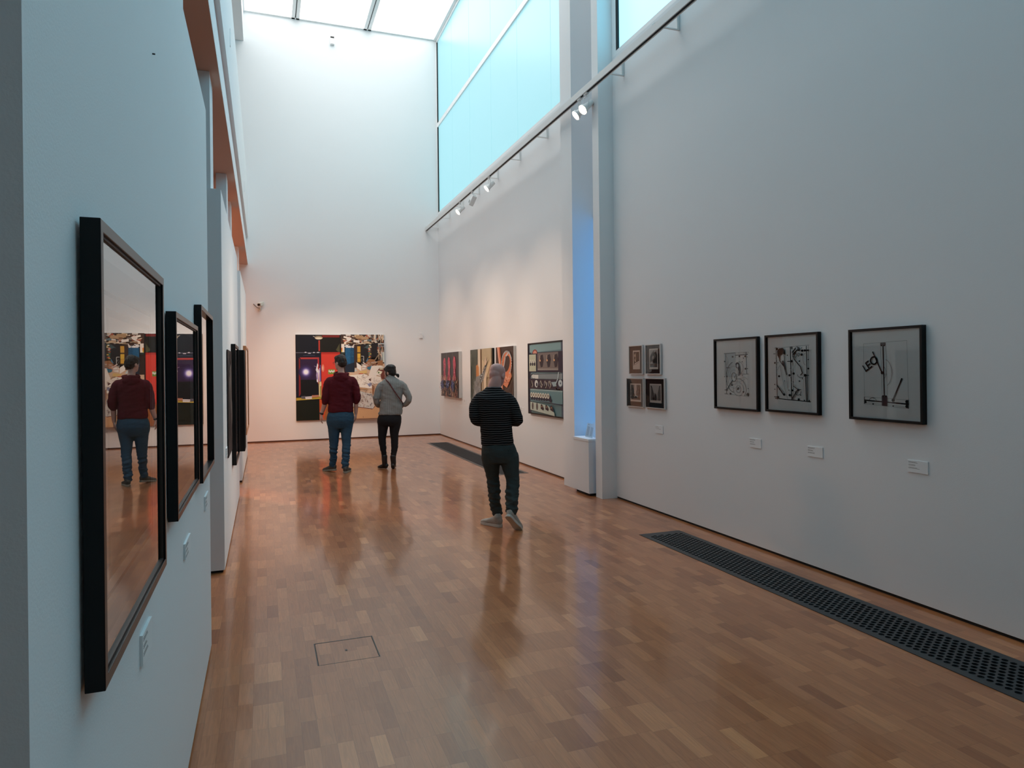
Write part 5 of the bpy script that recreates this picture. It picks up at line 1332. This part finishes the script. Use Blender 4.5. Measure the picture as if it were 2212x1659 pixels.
loft(bm, [(.026, 0, .902, .190, .128), (.028, 0, .925, .198, .134), (.036, 0, .955, .194, .130), (.044, 0, 1.00, .192, .128), (.044, 0, 1.09, .182, .124), (.052, 0, 1.18, .178, .122), (.061, 0, 1.28, .180, .124), (.067, 0, 1.365, .190, .122), (.062, 0, 1.43, .190, .110), (.054, 0, 1.468, .150, .094), (.048, .004, 1.50, .105, .078), (.042, .010, 1.53, .076, .068), (.038, .014, 1.556, .068, .064), (.037, .015, 1.566, .066, .062)], 28, 3, True, power=2.2)
limb(bm, [(-.055, 0, 1.405, .076), (-.118, 0, 1.37, .068), (-.158, -.005, 1.30, .060), (-.178, -.01, 1.235, .060), (-.190, -.01, 1.19, .064), (-.196, -.01, 1.155, .054), (-.196, .0, 1.12, .047), (-.178, .07, 1.07, .042), (-.150, .13, 1.05, .038)], 20, 3)
limb(bm, [(.175, 0, 1.405, .076), (.240, -.005, 1.37, .068), (.285, -.015, 1.30, .060), (.320, -.03, 1.23, .056), (.342, -.04, 1.165, .051), (.315, -.02, 1.105, .046), (.275, .02, 1.07, .040), (.258, .04, 1.055, .036)], 20, 3)
fuse('sweater', bm, M['ribbed'], pw, .008, 3, folds(.012, 8, 16, seed=8))
bm = bmesh.new()
loft(bm, [(.022, 0, .935, .160, .108), (.020, 0, .90, .180, .122), (.015, -.004, .848, .198, .136), (.010, -.004, .78, .196, .136), (.008, 0, .72, .165, .112)], 26, 3, True)
limb(bm, [(-.083, 0, .80, .104), (-.092, .005, .72, .090), (-.103, .01, .60, .075), (-.110, .015, .50, .064), (-.100, .018, .38, .056), (-.085, .02, .27, .046), (-.079, .02, .20, .042)], 20, 3)
limb(bm, [(.102, 0, .80, .106), (.103, -.003, .72, .094), (.090, -.008, .60, .075), (.094, -.01, .50, .063), (.094, -.013, .38, .059), (.081, -.02, .27, .048), (.073, -.025, .20, .043)], 20, 3)
fuse('trousers', bm, M['black_jeans'], pw, .008, 2, folds(.009, 9, 26, .25, .2, 2))
for (xa, ya, hx_, hy_, tx_, ty_) in ((-.076, .02, -.030, .0, -.185, .125), (.068, -.03, .060, -.075, .085, .165)):
    b = bmesh.new(); limb(b, [(xa, ya, .22, .048), (xa, ya, .16, .047), (xa + .004, ya, .10, .044), (xa, ya + .005, .06, .042)], 18, 3)
    H_, T_ = Vector((hx_, hy_, 0)), Vector((tx_, ty_, 0)); f_ = (T_ - H_).normalized(); L_ = (T_ - H_).length
    loft(b, [(*(H_ + f_ * u * L_ + Vector((0, 0, z_))), a_, h_) for u, z_, a_, h_ in ((-.02, .04, .014, .020), (.02, .045, .030, .042), (.2, .05, .035, .048), (.42, .042, .034, .040), (.62, .034, .042, .032), (.82, .027, .040, .024), (.95, .022, .026, .018), (1.0, .02, .010, .010))], 18, 3, False, Vector((f_.y, -f_.x, 0)))
    o = fuse('ankle_boot', b, M['boot'], pw, .006, 3)
bm = bmesh.new()
blob(bm, (0, -.012, .146), (.083, .104, .094)); blob(bm, (0, -.050, .110), (.072, .066, .072)); blob(bm, (0, .070, .168), (.058, .034, .040)); blob(bm, (0, -.016, .192), (.078, .096, .060))
blob(bm, (-.066, .022, .10), (.014, .026, .052)); blob(bm, (.066, .022, .10), (.014, .026, .052))
blob(bm, (0, -.118, .082), (.020, .020, .018)); blob(bm, (.0, -.150, .066), (.022, .032, .026)); blob(bm, (0, -.166, .048), (.016, .022, .032))
for v in bm.verts: v.co = Mh @ v.co
fuse('hair', bm, M['hair_black'], pw, .006, 2, lambda c: noise.noise(Vector((c.x * 60, c.y * 60, c.z * 22))) * .005)
bm = bmesh.new()
ring_pts = [(-.045, -.020, 1.505), (-.028, -.082, 1.478), (.01, -.112, 1.44), (.06, -.128, 1.36), (.11, -.132, 1.28), (.165, -.126, 1.20), (.215, -.092, 1.13), (.238, -.02, 1.085), (.220, .08, 1.08), (.15, .128, 1.12), (.06, .134, 1.24), (-.01, .122, 1.38), (-.045, .085, 1.465), (-.052, .03, 1.51), (-.045, -.020, 1.505)]
Q = catmull([list(p) for p in ring_pts], 4)
for a_, b_ in zip(Q[:-1], Q[1:]): cyl(bm, a_, b_, .0085, n=8)
link('shoulder_strap', bm, M['strap'], pw)
